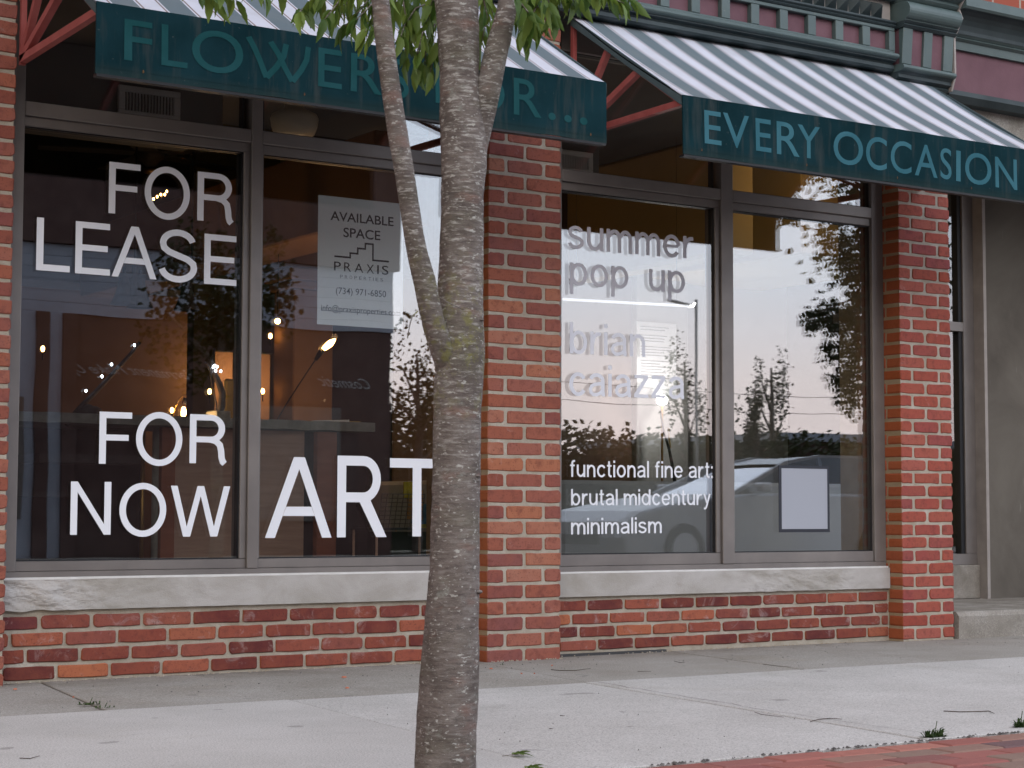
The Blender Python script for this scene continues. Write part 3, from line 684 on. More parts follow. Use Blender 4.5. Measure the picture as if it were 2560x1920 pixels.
words('white vinyl words summer pop up across the top of the right bay, awning shade in their colour', [('summer', 4.827, 5.552, 1.822, .145, .010), ('pop', 4.836, 5.167, 1.657, .140, .012), ('up', 5.287, 5.500, 1.661, .140, .01)], mat=m_vinyl_shaded)
words('white vinyl name brian caiazza in two lines below the pop up wording, slight awning shade in its colour', [('brian', 4.836, 5.264, 1.347, .143, .010), ('caiazza', 4.834, 5.493, 1.158, .143, .010)], mat=m_vinyl_half_shaded)
words('small white vinyl wording functional fine art brutal midcentury minimalism', [('functional fine art:', 4.838, 5.663, .792, .076, .006), ('brutal midcentury', 4.844, 5.649, .665, .073, .006), ('minimalism', 4.844, 5.357, .535, .073, .01)])
# dark sticker, its printed code left out
t = thing('window_sticker', 'dark rectangular sticker with a pale blank centre low on the right pane', 'sticker', (6.07, .137, .54))
MB().box(6.074, 6.405, .1358, .1372, .540, .864).build('backing', Mat('sticker_black', (.022, .024, .034), .5).m, t)
MB().box(6.092, 6.390, .1350, .1356, .556, .850).build('blank_panel', Mat('sticker_pale', (.34, .36, .41), .5).m, t)

# text in the built-in font for signs and the awnings
_tc = {}
def font_mesh(ch, off=0.0):
    if (ch, off) in _tc: return _tc[(ch, off)]
    cu = bpy.data.curves.new('glyph', 'FONT'); cu.body = ch; cu.offset = off; cu.resolution_u = 6
    ob = bpy.data.objects.new('glyph', cu); COL.objects.link(ob); bpy.context.view_layer.update()
    me = bpy.data.meshes.new_from_object(ob.evaluated_get(bpy.context.evaluated_depsgraph_get())); V = [tuple(v.co) for v in me.vertices]; F = [tuple(p.vertices) for p in me.polygons]
    bpy.data.objects.remove(ob); bpy.data.curves.remove(cu); bpy.data.meshes.remove(me)
    _tc[(ch, off)] = (V, F, min(v[0] for v in V), max(v[0] for v in V), min(v[1] for v in V), max(v[1] for v in V)); return _tc[(ch, off)]
def text_obj(txt, x0, x1, z0, z1, Y, mat, name, parent, off=0.0, slant=0.0, mirror=False, fit='box'):
    V, F, a, b, c, d = font_mesh(txt, off)
    P = [(x0 + (v[0] - a) / (b - a) * (x1 - x0) + slant * (v[1] - c), Y, z0 + (v[1] - c) / (d - c) * (z1 - z0)) for v in V]
    me = bpy.data.meshes.new(name); me.from_pydata(P, [], F); me.materials.append(mat); return link(name, me, parent)

# lease poster taped inside the glass
t = thing('lease_poster', 'white AVAILABLE SPACE poster taped inside the glass left of the tree', 'poster', (3.575, .165, 1.41))
X0, X1, Z0, Z1 = 3.575, 3.984, 1.408, 1.948
MB().box(X0, X1, .1640, .1655, Z0, Z1).build('sheet', m_paper, t)
YP = .1632
def pz(py, px=890): return at(px, py, YP).z
text_obj('AVAILABLE', 3.632, 3.935, 1.847, 1.886, YP, m_ink, 'print', t, .012)
text_obj('SPACE', 3.694, 3.871, 1.781, 1.822, YP, m_ink, 'print', t, .012)
lg = MB()
pts = [(3.652, 1.697), (3.727, 1.697), (3.727, 1.716), (3.763, 1.716), (3.763, 1.739), (3.799, 1.739), (3.799, 1.762), (3.836, 1.762), (3.836, 1.694), (3.914, 1.694)]
for q in rib(pts, .0075): lg.poly([(p[0], YP, p[1]) for p in q])
me = bpy.data.meshes.new('logo'); me.from_pydata(lg.v, [], lg.f); me.materials.append(m_ink); link('logo', me, t)
x = 3.651
for ch, w_ in zip('PRAXIS', (.032, .034, .042, .036, .008, .031)):
    text_obj(ch, x, x + w_, 1.637, 1.675, YP, m_ink, 'print', t, .0); x += w_ + .0155
x = 3.680
for ch in 'PROPERTIES':
    w_ = .003 if ch == 'I' else .013; text_obj(ch, x, x + w_, 1.607, 1.621, YP, m_ink2, 'print', t); x += w_ + .0095
text_obj('(734) 971-6850', 3.661, 3.901, 1.532, 1.568, YP, m_ink, 'print', t, .002)
text_obj('info@praxisproperties.com', 3.592, 3.971, 1.458, 1.492, YP, m_ink, 'print', t, .002)
MB().box(3.592, 3.970, YP - .0004, YP - .0002, 1.4655, 1.4675).build('print', m_ink2, t)

# ------------------------------------------------------------------ awnings
def vy(x, z):
    return -.804 + noise.noise(Vector((x * 1.9, z * 2.2, 5))) * .009 + noise.noise(Vector((x * 7, z * 9, 2))) * .0022
def hug(me, k=0.0):
    for v in me.vertices: v.co.y = vy(v.co.x, v.co.z) - .0016 - k * .0002
def awning(x0, x1, letters, label, rustx, m_tealtxt=m_tealtxt):
    t = thing('awning', label, 'awning', ((x0 + x1) / 2, 0, 2.3))
    zb, zt, zw, Yf = 2.092, 2.337, 2.842, -.80
    # canopy: two skins with a hem, a slight sag between the rafters
    m = MB(); nx, ny = 48, 12
    for s in (0, 1):
        for j in range(ny + 1):
            for i in range(nx + 1):
                u_, v_ = i / nx, j / ny; x = x0 + (x1 - x0) * u_; y = -.012 + (Yf + .012) * v_
                sag = -.016 * math.sin(math.pi * v_) * (1 - .6 * abs(math.sin(3 * math.pi * u_))) + noise.noise(Vector((x * 2.2, y * 3, 1))) * .003
                m.v.append((x, y, zw + (zt - zw) * v_ + sag - s * .007))
    n1 = (nx + 1) * (ny + 1)
    for j in range(ny):
        for i in range(nx):
            a = j * (nx + 1) + i; m.f.append((a, a + 1, a + nx + 2, a + nx + 1)); m.f.append((n1 + a, n1 + a + nx + 1, n1 + a + nx + 2, n1 + a + 1))
    for j in range(ny):
        for i in (0, nx): a = j * (nx + 1) + i; m.f.append((a, a + nx + 1, n1 + a + nx + 1, n1 + a))
    me = m.mesh('canopy', m_canopy, True); me.materials.append(m_lining)
    for p in me.polygons:
        if min(p.vertices) >= n1: p.material_index = 1
    link('canopy', me, t)
    # side hems hanging from the canopy ends
    for xe in (x0, x1):
        MB().poly([(xe, -.012, zw - .004), (xe, Yf, zt - .004), (xe, Yf, zt - .045), (xe, -.012, zw - .045), (xe + .004, -.012, zw - .004), (xe + .004, Yf, zt - .004), (xe + .004, Yf, zt - .045), (xe + .004, -.012, zw - .045)],
                  [(0, 1, 2, 3), (7, 6, 5, 4), (0, 4, 5, 1), (1, 5, 6, 2), (2, 6, 7, 3), (3, 7, 4, 0)]).build('hem', m_hem, t)
    # valance
    m = MB(); nx = 150; rows = 14
    for s in (0, 1):
        for j in range(rows + 1):
            for i in range(nx + 1):
                x = x0 + (x1 - x0) * i / nx; z = zb + (zt - zb) * j / rows
                y = vy(x, z) + s * .006
                m.v.append((x, y, z + (noise.noise(Vector((x * 5, 3, 1))) * .004 if j == 0 else 0)))
    n1 = (nx + 1) * (rows + 1)
    for j in range(rows):
        for i in range(nx): a = j * (nx + 1) + i; m.f.append((a, a + 1, a + nx + 2, a + nx + 1)); m.f.append((n1 + a, n1 + a + nx + 1, n1 + a + nx + 2, n1 + a + 1))
    for i in range(nx):
        for a in (i, rows * (nx + 1) + i): m.f.append((a, a + 1, n1 + a + 1, n1 + a))
    for j in range(rows):
        for a in (j * (nx + 1), j * (nx + 1) + nx): m.f.append((a, a + nx + 1, n1 + a + nx + 1, n1 + a))
    va = m.build('valance', m_teal, t, smooth=False)
    for k in (1, 2, 3):       # sewn seams
        xs_ = x0 + (x1 - x0) * (k / 4 + random.uniform(-.03, .03)); sm = MB()
        for i in range(8):
            za, zc = zb + (zt - zb) * i / 8, zb + (zt - zb) * (i + 1) / 8
            sm.poly([(xs_ - .004, vy(xs_, za) - .0010, za), (xs_ + .004, vy(xs_, za) - .0010, za), (xs_ + .004, vy(xs_, zc) - .0010, zc), (xs_ - .004, vy(xs_, zc) - .0010, zc)])
        link('seam', sm.mesh('seam', m_teal), None).parent = va
    hm = MB()
    for i in range(60):
        xa_, xb_ = x0 + (x1 - x0) * i / 60, x0 + (x1 - x0) * (i + 1) / 60; z1_ = zb + .022
        hm.poly([(xa_, vy(xa_, z1_) - .0009, z1_), (xb_, vy(xb_, z1_) - .0009, z1_), (xb_, vy(xb_, z1_) - .0009, z1_ + .0022), (xa_, vy(xa_, z1_) - .0009, z1_ + .0022)])
    link('stitching', hm.mesh('stitching', m_teal), None).parent = va
    for ch, xa, xb, za, zb_ in letters:
        if ch == '.':
            V = [(xa + (xb - xa) * (.5 + .5 * math.cos(R(a))), Yf - .0095, za + (zb_ - za) * (.5 + .5 * math.sin(R(a)))) for a in range(0, 360, 20)]
            me = bpy.data.meshes.new('letter'); me.from_pydata(V, [], [tuple(range(len(V)))]); me.materials.append(m_tealtxt); o = link('letter', me, None)
        elif ch == 'W':     # crossed brush-like W
            h = zb_ - za; fx = lambda q: xa + q * (xb - xa); fz = lambda q: za + q * h; V = []
            m = MB()
            for k, p in enumerate(([(.03, .97), (.12, .72), (.20, .45), (.305, .05)], [(.305, .05), (.45, .33), (.56, .62), (.60, .93)], [(.36, .93), (.48, .66), (.57, .38), (.70, .04)], [(.70, .04), (.84, .36), (.92, .62), (.945, .95)])):
                for q in rib(p, .085, .16): m.poly([(fx(a), Yf - .0092 - .0001 * k, fz(b)) for a, b in q])
            me = bpy.data.meshes.new('letter'); me.from_pydata(m.v, [], m.f); me.materials.append(m_tealtxt); o = link('letter', me, None)
        else:
            o = text_obj(ch, xa, xb, za, zb_, Yf - .0095, m_tealtxt, 'letter', None, .004)
        hug(o.data); o.parent = va
    MB().box(x0 + .003, x1 - .003, Yf - .006, Yf + .024, zb - .010, zb - .0005).build('bottom_bar', m_black, t)
    MB().box(x0 + .01, x1 - .01, Yf + .006, Yf + .032, zt - .035, zt - .009).build('front_bar', m_red, t)
    for xr in rustx:
        MB().poly([(xr + 0.0035 * math.cos(R(a)) * (1 + .3 * math.sin(a)), vy(xr, 2.118) - .0015, 2.118 + .006 * math.sin(R(a))) for a in range(0, 360, 30)]).build('rust_spot', m_rust, t)
    # red fan struts at both ends, black inner leg
    for xe in (x0 + .018, x1 - .02):
        o_ = Vector((xe, -.012, 2.30))
        for v_, wd in ((1.0, .027), (.62, .027), (.34, .025)):
            e_ = Vector((xe, -.012 + (Yf + .02) * v_, zw + (zt - zw) * v_ - .028))
            MB().bar(o_, e_, wd).build('strut', m_red, t)
        MB().bar(o_ + Vector((0, .002, -.02)), (xe, -.010, zw - .02), .020).build('strut', m_red, t)
        MB().bar((xe, -.012, zw - .028), (xe, Yf + .02, zt - .028), .022).build('rafter', m_red, t)
    for k in (1, 2):
        xe = x0 + (x1 - x0) * k / 3
        MB().bar((xe, -.012, zw - .028), (xe, Yf + .02, zt - .028), .022).build('rafter', m_red, t)
    return t
m_lining = mottled('canopy_lining', (.075, .060, .055), (.11, .09, .08), 3, .9)
m_hem = mottled('canvas_hem', (.055, .085, .095), (.08, .115, .125), 8)
awning(2.232, 4.348, [('F', 2.331, 2.431, 2.150, 2.291), ('L', 2.465, 2.560, 2.150, 2.293), ('O', 2.576, 2.768, 2.149, 2.298), ('W', 2.780, 3.037, 2.151, 2.298),
    ('E', 3.064, 3.161, 2.155, 2.296), ('R', 3.197, 3.328, 2.155, 2.295), ('S', 3.356, 3.440, 2.152, 2.298), ('F', 3.554, 3.645, 2.155, 2.298), ('O', 3.672, 3.865, 2.150, 2.300),
    ('R', 3.907, 4.035, 2.155, 2.298), ('.', 4.067, 4.102, 2.153, 2.182), ('.', 4.142, 4.178, 2.153, 2.182), ('.', 4.217, 4.254, 2.152, 2.182)],
    'green striped awning with a dark valance lettered FLOWERS FOR', [2.40, 3.01, 4.27])
awning(4.735, 6.93, [('E', 4.846, 4.936, 2.148, 2.287), ('V', 4.947, 5.088, 2.147, 2.289), ('E', 5.123, 5.209, 2.148, 2.287), ('R', 5.240, 5.369, 2.147, 2.288), ('Y', 5.358, 5.486, 2.148, 2.288),
    ('O', 5.566, 5.741, 2.143, 2.290), ('C', 5.758, 5.886, 2.140, 2.286), ('C', 5.911, 6.038, 2.140, 2.285), ('A', 6.059, 6.199, 2.141, 2.285), ('S', 6.218, 6.291, 2.141, 2.283), ('I', 6.321, 6.350, 2.141, 2.281),
    ('O', 6.378, 6.550, 2.137, 2.284), ('N', 6.575, 6.721, 2.137, 2.280)],
    'green striped awning with a dark valance lettered EVERY OCCASION', [4.83, 5.41, 5.95, 6.42], m_tealtxt2)

# ------------------------------------------------------------------ cornices
def cornice():
    xa, xb = 1.2, 6.66
    t = thing('cornice', 'dark green storefront cornice with square purple panels above the awnings', 'cornice', (4, -.05, 2.85))
    # lower mouldings
    MB().prof([(.05, 2.835), (-.075, 2.835), (-.085, 2.845), (-.085, 2.862), (.05, 2.862)], xa, xb).build('moulding', m_dgreen, t)
    MB().prof([(.05, 2.8625), (-.072, 2.8625), (-.078, 2.875), (-.10, 2.882), (-.10, 2.888), (.05, 2.888)], xa, xb).build('moulding', m_dgreen, t)
    pr = [(.05, 2.8885)] + [(-.098 - .026 * math.sin(R(a)), 2.9045 - .016 * math.cos(R(a))) for a in range(0, 181, 20)] + [(.05, 2.9205)]
    MB().prof(pr, xa, xb).build('moulding', m_green, t, smooth=False)
    MB().box(xa, xb, -.060, .05, 2.9208, 3.075).build('frieze_back', m_green, t)
    MB().box(xa, xb, -.094, -.0605, 2.9210, 2.936).build('rail', m_green, t, bevel=.003)
    MB().box(xa, xb, -.094, -.0605, 3.033, 3.052).build('rail', m_green, t, bevel=.003)
    x = 5.772 + .18 * 4 + .128; 
    MB().box(x + .0005, xb, -.0935, -.0605, 2.9365, 3.0325).build('stile', m_green, t)
    k = 0
    while x - .128 > xa:
        MB().box(x - .1275, x - .0005, -.066, -.0602, 2.9365, 3.0325).build('panel', m_purple, t)
        MB().box(x - .1795, x - .1285, -.0935, -.0605, 2.9365, 3.0325).build('stile', m_green, t, bevel=.002); x -= .18
    MB().prof([(.05, 3.0525), (-.098, 3.0525), (-.105, 3.060), (-.098, 3.066), (-.108, 3.074), (-.108, 3.082), (.05, 3.082)], xa, xb).build('moulding', m_dgreen, t)
    MB().box(xa, xb, -.062, .05, 3.0825, 3.19).build('dogtooth_back', m_pale, t)
    x = 6.60
    while x > xa + .1:
        MB().poly([(x - .072, -.0625, 3.172), (x, -.0625, 3.172), (x, -.0625, 3.092), (x - .072, -.0625, 3.092), (x - .036, -.108, 3.150)], [(0, 1, 4), (1, 2, 4), (2, 3, 4), (3, 0, 4), (3, 2, 1, 0)]).build('dogtooth', m_dgreen, t)
        x -= .077
    MB().prof([(.05, 3.1905), (-.10, 3.1905), (-.115, 3.21), (-.115, 3.235), (-.14, 3.26), (-.20, 3.30), (-.20, 3.34), (.05, 3.34)], xa, xb).build('moulding', m_green, t)
    return t
cornice()
def bracket():
    xa, xb = 6.672, 7.045
    t = thing('cornice_bracket', 'dark green end bracket with two narrow purple panels above the right pier', 'bracket', (6.86, -.1, 2.8))
    lo = [(.05, 2.772), (-.075, 2.772), (-.088, 2.784), (-.080, 2.794), (-.104, 2.806), (-.104, 2.822), (-.118, 2.834), (.05, 2.834)]
    MB().prof(lo, xa, xb).build('moulding', m_dgreen, t)
    MB().prof([(.05, 2.8345)] + [(-.112 - .030 * math.sin(R(a)), 2.852 - .0175 * math.cos(R(a))) for a in range(0, 181, 20)] + [(.05, 2.8702)], xa, xb).build('moulding', m_green, t)
    MB().prof([(.05, 2.8706), (-.106, 2.8706), (-.118, 3.05), (.05, 3.05)], xa + .012, xb - .012).build('body', m_purple, t)
    for a, b in ((xa + .008, xa + .075), (xa + .155, xa + .215), (xb - .075, xb - .008)):
        MB().prof([(-.10, 2.8708), (-.120, 2.8708), (-.134, 3.05), (-.10, 3.05)], a, b).build('stile', m_green, t, bevel=.002)
    MB().prof([(.05, 3.0505), (-.135, 3.0505), (-.150, 3.062), (-.142, 3.070), (-.158, 3.082), (.05, 3.082)], xa, xb).build('moulding', m_dgreen, t)
    MB().prof([(.05, 3.0825), (-.150, 3.0825)] + [(-.135 - .052 * math.sin(R(a)), 3.135 - .048 * math.cos(R(a))) for a in range(20, 171, 15)] + [(.05, 3.184)], xa, xb).build('roll', m_green, t, smooth=False)
    MB().prof([(.05, 3.1845), (-.150, 3.1845), (-.165, 3.20), (-.16, 3.215), (-.20, 3.232), (-.20, 3.34), (.05, 3.34)], xa, xb).build('moulding', m_green, t)
    MB().prof([(.05, 2.775), (-.102, 2.78), (-.128, 2.852), (-.126, 3.05), (-.18, 3.14), (-.16, 3.19), (-.205, 3.25), (-.205, 3.34), (.05, 3.34)], xb + .0005, xb + .012).build('side_board', m_pale, t)
    return t
bracket()
t = thing('cornice', 'neighbouring cornice with a wide plain purple fascia at the top right', 'cornice', (9, -.05, 2.85))
xa, xb = 7.06, 13
MB().box(xa, xb, -.035, .2, 2.80, 3.02).build('fascia', m_purple, t)
MB().prof([(.2, 2.745), (-.045, 2.745), (-.075, 2.775), (-.075, 2.799), (.2, 2.799)], xa, xb).build('moulding', m_dgreen, t)
MB().prof([(.2, 3.0205), (-.055, 3.0205), (-.058, 3.062), (.2, 3.062)], xa, xb).build('rail', m_green, t)
MB().prof([(.2, 3.0625), (-.062, 3.0625), (-.078, 3.072), (-.070, 3.080), (-.088, 3.092), (.2, 3.092)], xa, xb).build('moulding', m_green, t)
MB().prof([(.2, 3.0925), (-.09, 3.0925)] + [(-.09 - .09 * (1 - math.cos(R(a))), 3.0935 + .10 * math.sin(R(a))) for a in range(10, 91, 16)] + [(.2, 3.194)], xa, xb).build('cove', m_dgreen, t)
MB().prof([(.2, 3.1945), (-.19, 3.1945), (-.20, 3.205), (-.20, 3.25), (.2, 3.25)], xa, xb).build('moulding', m_green, t)
# upper brick facade
def wall_brick_mat():
    M = Mat('upper_brick', rough=.9); v = M.coord(); bt = M.n('ShaderNodeTexBrick'); mp = M.n('ShaderNodeMapping'); M.l(v, mp.inputs[0]); mp.inputs['Rotation'].default_value = (R(90), 0, 0)
    M.l(mp.outputs[0], bt.inputs[0]); bt.inputs['Scale'].default_value = 1; bt.inputs['Brick Width'].default_value = .21; bt.inputs['Row Height'].default_value = .0703; bt.inputs['Mortar Size'].default_value = .007
    bt.inputs['Color1'].default_value = (.30, .075, .045, 1); bt.inputs['Color2'].default_value = (.22, .05, .035, 1); bt.inputs['Mortar'].default_value = (.33, .29, .24, 1)
    M.color(bt.outputs[0]); return M.m
m_ub = wall_brick_mat()
t = thing('brick_facade', 'upper brick facade above the green cornice', 'building', (5, .1, 3.4))
MB().box(-10, 7.055, -.02, .3, 3.36, 8).build('wall', m_ub, t)
MB().box(7.06, 16, -.02, .3, 3.265, 8).build('wall', m_ub, t)
MB().box(-10, 1.855, .03, .3, -.1, 2.83).build('wall', m_ub, t)
MB().box(-10, 1.195, .03, .3, 2.832, 3.355).build('wall', m_ub, t)
MB().box(2.24, 6.76, .04, .36, 2.865, 3.355).build('lintel', m_joist, t)
MB().box(-10, 16, .3, 9, 7.7, 7.9).build('roof', m_joist, t)

# entry recess on the right
def recess():
    m_stucco = None
    M = Mat('grey_stucco', rough=.9, spec=.15); v = M.coord()
    c = M.ramp(M.noise(v, 1.6, 6, .6, .5), [(.3, (.085, .075, .064)), (.7, (.150, .135, .115))])
    c = M.mix(M.ramp(M.noise(M.coord((6, 6, 1.2)), 3, 5), [(.66, 0.0), (.8, .5)]), c, (.30, .29, .27)); M.color(c)
    m_stucco = M.bump(M.noise(v, 50, 5), .2, .002).m
    t = thing('stucco_wall', 'dark grey stucco wall in the entry recess at the right edge', 'wall', (8.6, .9, .1))
    MB().box(8.36, 11.5, .9, 1.3, -.05, 2.9).build('wall', m_stucco, t)
    MB().box(11.5, 11.8, .1, 1.3, -.05, 2.9).build('side_wall', m_stucco, t)
    MB().box(8.335, 8.359, .875, 1.3, .14, 2.62).build('corner_bead', m_pale, t)
    t = thing('lintel', 'grey stone lintel under the purple fascia at the upper right', 'lintel', (9, .1, 2.7))
    m = MB(); V = []
    m.prof([(.02, 2.56), (.02, 2.744), (.9, 2.744), (.9, 2.56)], 7.13, 7.8)
    m.prof([(.02, 2.60), (.02, 2.744), (.9, 2.744), (.9, 2.60)], 7.8005, 13)
    m.build('lintel_stone', concrete('lintel_grey', (.24, .225, .20), (.36, .345, .32)), t)
    MB().box(7.13, 13, .025, 1.3, 2.90, 2.93).build('recess_ceiling', m_joist, t)
    t = thing('narrow_window', 'narrow grey framed side window deep in the entry recess', 'window', (8.1, .95, .3))
    x0, x1 = 7.3, 8.334
    MB().box(x0, x1, .93, 1.25, .14, .335).build('base', m_step, t, bevel=.004)
    MB().box(x0, x1, .95, 1.05, .3355, .40).build('bottom_rail', m_frame, t, bevel=.002)
    MB().box(8.245, x1, .95, 1.05, .4005, 2.55).build('frame', m_frame, t, bevel=.002)
    MB().box(x0, 8.2445, .95, 1.05, 1.700, 1.755).build('transom', m_frame, t, bevel=.002)
    MB().box(8.215, 8.2445, .962, 1.05, .4005, 1.6995).build('stop', m_gasket, t)
    MB().box(8.215, 8.2445, .962, 1.05, 1.7555, 2.55).build('stop', m_gasket, t)
    MB().poly([(x0, .985, .40), (8.215, .985, .40), (8.215, .985, 1.70), (x0, .985, 1.70)]).build('glass_pane', m_glass, t)
    MB().poly([(x0, .985, 1.755), (8.215, .985, 1.755), (8.215, .985, 2.55), (x0, .985, 2.55)]).build('glass_pane', m_glass, t)
    MB().box(7.85, 8.3, 1.06, 1.09, .42, 2.5).build('blind', m_ochre, t)
    t = thing('doorstep', 'worn concrete step at the entry beside the right brick pier', 'step', (9, .4, 0))
    m = MB(); n = 60
    for i in range(n + 1):
        x = 7.14 + 4.3 * i / n; w1, w2 = (noise.noise(Vector((x * 9, 0, k))) * .006 for k in (1, 2))
        m.v += [(x, -.012 + w1, -.05), (x, -.016 + w1, .112 + w2), (x, .002 + w2, .136), (x, .93, .140)]
    for i in range(n):
        for k in range(3): a = i * 4 + k; m.f.append((a, a + 4, a + 5, a + 1))
    m.f.append((0, 1, 2, 3)); m.build('step_block', m_step, t)
recess()

# ------------------------------------------------------------------ shop interior
def atz(px, py, z): d = ray(px, py); return CAM + d * ((z - CAM.z) / d.z)
FZ = .12
MB().box(-4, 13, .36, 6.4, FZ - .1, FZ).build('floor', m_floor, kind='structure')
MB().box(-4, 13, .36, 2.7, 2.782, 2.85).build('ceiling', m_ceil, kind='structure')
MB().box(-4, 13, 2.7, 6.4, 3.40, 3.5).build('ceiling', m_ceil, kind='structure')
MB().box(-4, 13, 2.70, 2.74, 2.782, 3.40).build('ceiling_step', m_ceil, kind='structure')
MB().box(-4, 6.2, 5.6, 5.8, FZ, 3.4).build('interior_wall', m_wall_o, kind='structure')
MB().box(6.2, 13, 5.6, 5.8, FZ, 3.4).build('interior_wall', m_wall_b, kind='structure')
MB().box(-4.2, -4, .36, 5.8, FZ, 3.4).build('interior_wall', m_wall_b, kind='structure')
MB().box(13, 13.2, .36, 5.8, FZ, 3.4).build('interior_wall', m_wall_o, kind='structure')
t = thing('ceiling_joists', 'row of dark ceiling joists at the back of the shop', 'joists', (3, 4, 3.3))
for k in range(12): MB().box(-3.8 + 1.15 * k, -3.7 + 1.15 * k, 2.75, 5.6, 3.24, 3.398).build('joist', m_joist, t)
t = thing('dark_wall_top', 'dark grey box added across the back of the shop to darken the top of the orange wall', 'bulkhead', (2, 5.4, 2.1))
MB().box(-3.9, 9, 5.2, 5.59, 2.15, 3.395).build('bulkhead_or_added_box', m_joist, t)  # box added to make the top of the back wall dark
t = thing('ceiling_beam', 'boxed orange ceiling beam running into the shop above the pillar', 'beam', (4.5, 2, 2.1))
MB().box(4.42, 4.75, 1.2, 5.19, 2.06, 2.50).build('beam_box', m_wall_o, t, bevel=.01)
t = thing('pillar', 'square orange interior pillar with a moulded capital behind the poster', 'pillar', (5.02, 3.1, FZ))
MB().box(4.90, 5.16, 3.0, 3.26, FZ, 1.93).build('shaft', m_wall_o, t, bevel=.008)
MB().box(4.85, 5.21, 2.95, 3.31, 1.98, 2.05).build('capital', m_wall_o, t, bevel=.01)
MB().box(4.875, 5.185, 2.975, 3.285, 1.9305, 1.9795).build('capital', m_wall_o, t, bevel=.01)
MB().box(4.80, 5.9, 2.93, 3.33, 2.0505, 2.40).build('header', m_wall_b, t)
t = thing('partition', 'dark brown partition right of the pillar inside the shop', 'partition', (5.6, 3.2, FZ))
MB().box(5.165, 5.62, 3.1, 3.2, FZ, 2.05).build('panel', Mat('near_black_brown', (.03, .018, .018), .6).m, t)
MB().box(5.6205, 6.35, 3.08, 3.2, FZ, 2.4).build('panel', m_wall_o, t)

# counter
t = thing('counter', 'shop counter with a rough grey concrete top and brown plywood front', 'counter', (3.8, 1.9, FZ))
m = MB(); nx = 90
for i in range(nx + 1):
    x = 1.0 + 3.66 * i / nx; r1, r2 = noise.noise(Vector((x * 12, 3, 1))) * .006, noise.noise(Vector((x * 9, 7, 1))) * .004
    m.v += [(x, 1.60 + r1, 1.040 + r2), (x, 1.60 + r2, 1.086 + r1 * .5), (x, 2.25, 1.088), (x, 2.25, 1.04)]
for i in range(nx):
    for k in range(4): a, b = i * 4 + k, i * 4 + (k + 1) % 4; m.f.append((a, b, b + 4, a + 4))
m.f += [(3, 2, 1, 0), (nx * 4, nx * 4 + 1, nx * 4 + 2, nx * 4 + 3)]
m.build('counter_top', m_ctop, t)
MB().box(3.60, 4.30, 1.68, 1.70, FZ, 1.035).build('front_panel', m_wood, t)
MB().box(4.301, 4.62, 1.70, 1.72, FZ, 1.035).build('front_panel', Mat('dark_panel', (.02, .013, .014), .6).m, t)
MB().box(4.36, 4.47, 1.655, 1.695, FZ, 1.035).build('post', m_post, t)
MB().box(3.53, 3.599, 1.66, 1.72, FZ, 1.035).build('post', m_post, t)
MB().box(1.1, 3.62, 2.1, 2.14, FZ, 1.035).build('back_panel', m_joist, t)
for px_, wd, mt in ((394, .055, m_ctop), (356, .022, m_brass)):
    q = at(px_, 1200, 1.72); MB().tube([(q.x, 1.72, FZ), (q.x, 1.72, 1.035)], wd / 2, 12).build('leg', mt, t, smooth=True)
MB().box(1.4, 3.25, 1.75, 2.05, .70, .725).build('shelf', m_joist, t)
MB().box(2.95, 3.45, 1.72, 2.05, .86, .90).build('shelf', m_joist, t)

# lamp sculptures on the counter
def LP(px, py, Y=1.75): return at(px, py, Y)
def light(name, loc, e, col, r=.03, parent=None):
    d = bpy.data.lights.new(name, 'POINT'); d.energy = e; d.color = col; d.shadow_soft_size = r
    o = bpy.data.objects.new(name, d); COL.objects.link(o); o.location = Vector(loc) - (parent.location if parent else Vector())
    if parent: o.parent = parent
    return o
def ball(c, r, name, mat, parent, sz=1.3):
    m = MB(); m.lathe([(r * math.sin(R(a)) + 1e-4, -r * sz * math.cos(R(a))) for a in range(0, 181, 20)], c, 10); return m.build(name, mat, parent, smooth=True)
m_wire = mottled('dark_branch', (.018, .014, .014), (.045, .035, .034), 20, .7, .6, 80, .004)
t = thing('branch_lamp', 'straight dark branch leaning on the counter with tiny white lights', 'lamp', LP(170, 1050))
a, b = LP(165, 1062), LP(348, 858)
MB().tube([a.lerp(b, i / 8) + Vector((random.uniform(-.004, .004), 0, random.uniform(-.004, .004))) for i in range(9)], [.014 - .0007 * i for i in range(9)], 8).build('branch', m_wire, t, smooth=True)
for px_, py_ in ((336, 863), (279, 911), (255, 941), (215, 977)):
    c = LP(px_, py_, 1.74); ball(c, .0055, 'led', m_led, t); MB().tube([c + Vector((.003, 0, -.004)), c + Vector((.016, .008, -.016))], .0012, 5).build('wire', m_wire, t)
t = thing('boulder', 'rounded dark rock on the counter below the leaning branch', 'rock', LP(222, 1050))
m = MB(); c = LP(222, 1052)
for j in range(9):
    for i in range(16):
        th, ph = R(90 * j / 8), R(360 * i / 16); d = Vector((math.cos(ph) * math.cos(th), math.sin(ph) * math.cos(th), math.sin(th))); m.v.append(tuple(c + Vector((d.x * .085, d.y * .07, d.z * .075)) * (1 + .15 * noise.noise(d * 2))))
for j in range(8):
    for i in range(16): k2 = (i + 1) % 16; m.f.append((j * 16 + i, j * 16 + k2, (j + 1) * 16 + k2, (j + 1) * 16 + i))
link('rock_body', m.mesh('rock_body', m_wire, True), t)
t = thing('twisted_lamp', 'twisted dark driftwood lamp with a cluster of white lights at its top', 'lamp', LP(548, 1036))
P_ = [(548, 1036), (554, 1015), (556, 985), (549, 962), (537, 935), (530, 915), (529, 895), (535, 880), (537, 870)]
MB().tube([LP(*p) for p in P_], [.017, .018, .017, .016, .014, .013, .009, .007, .005], 9).build('driftwood', m_wire, t, smooth=True)
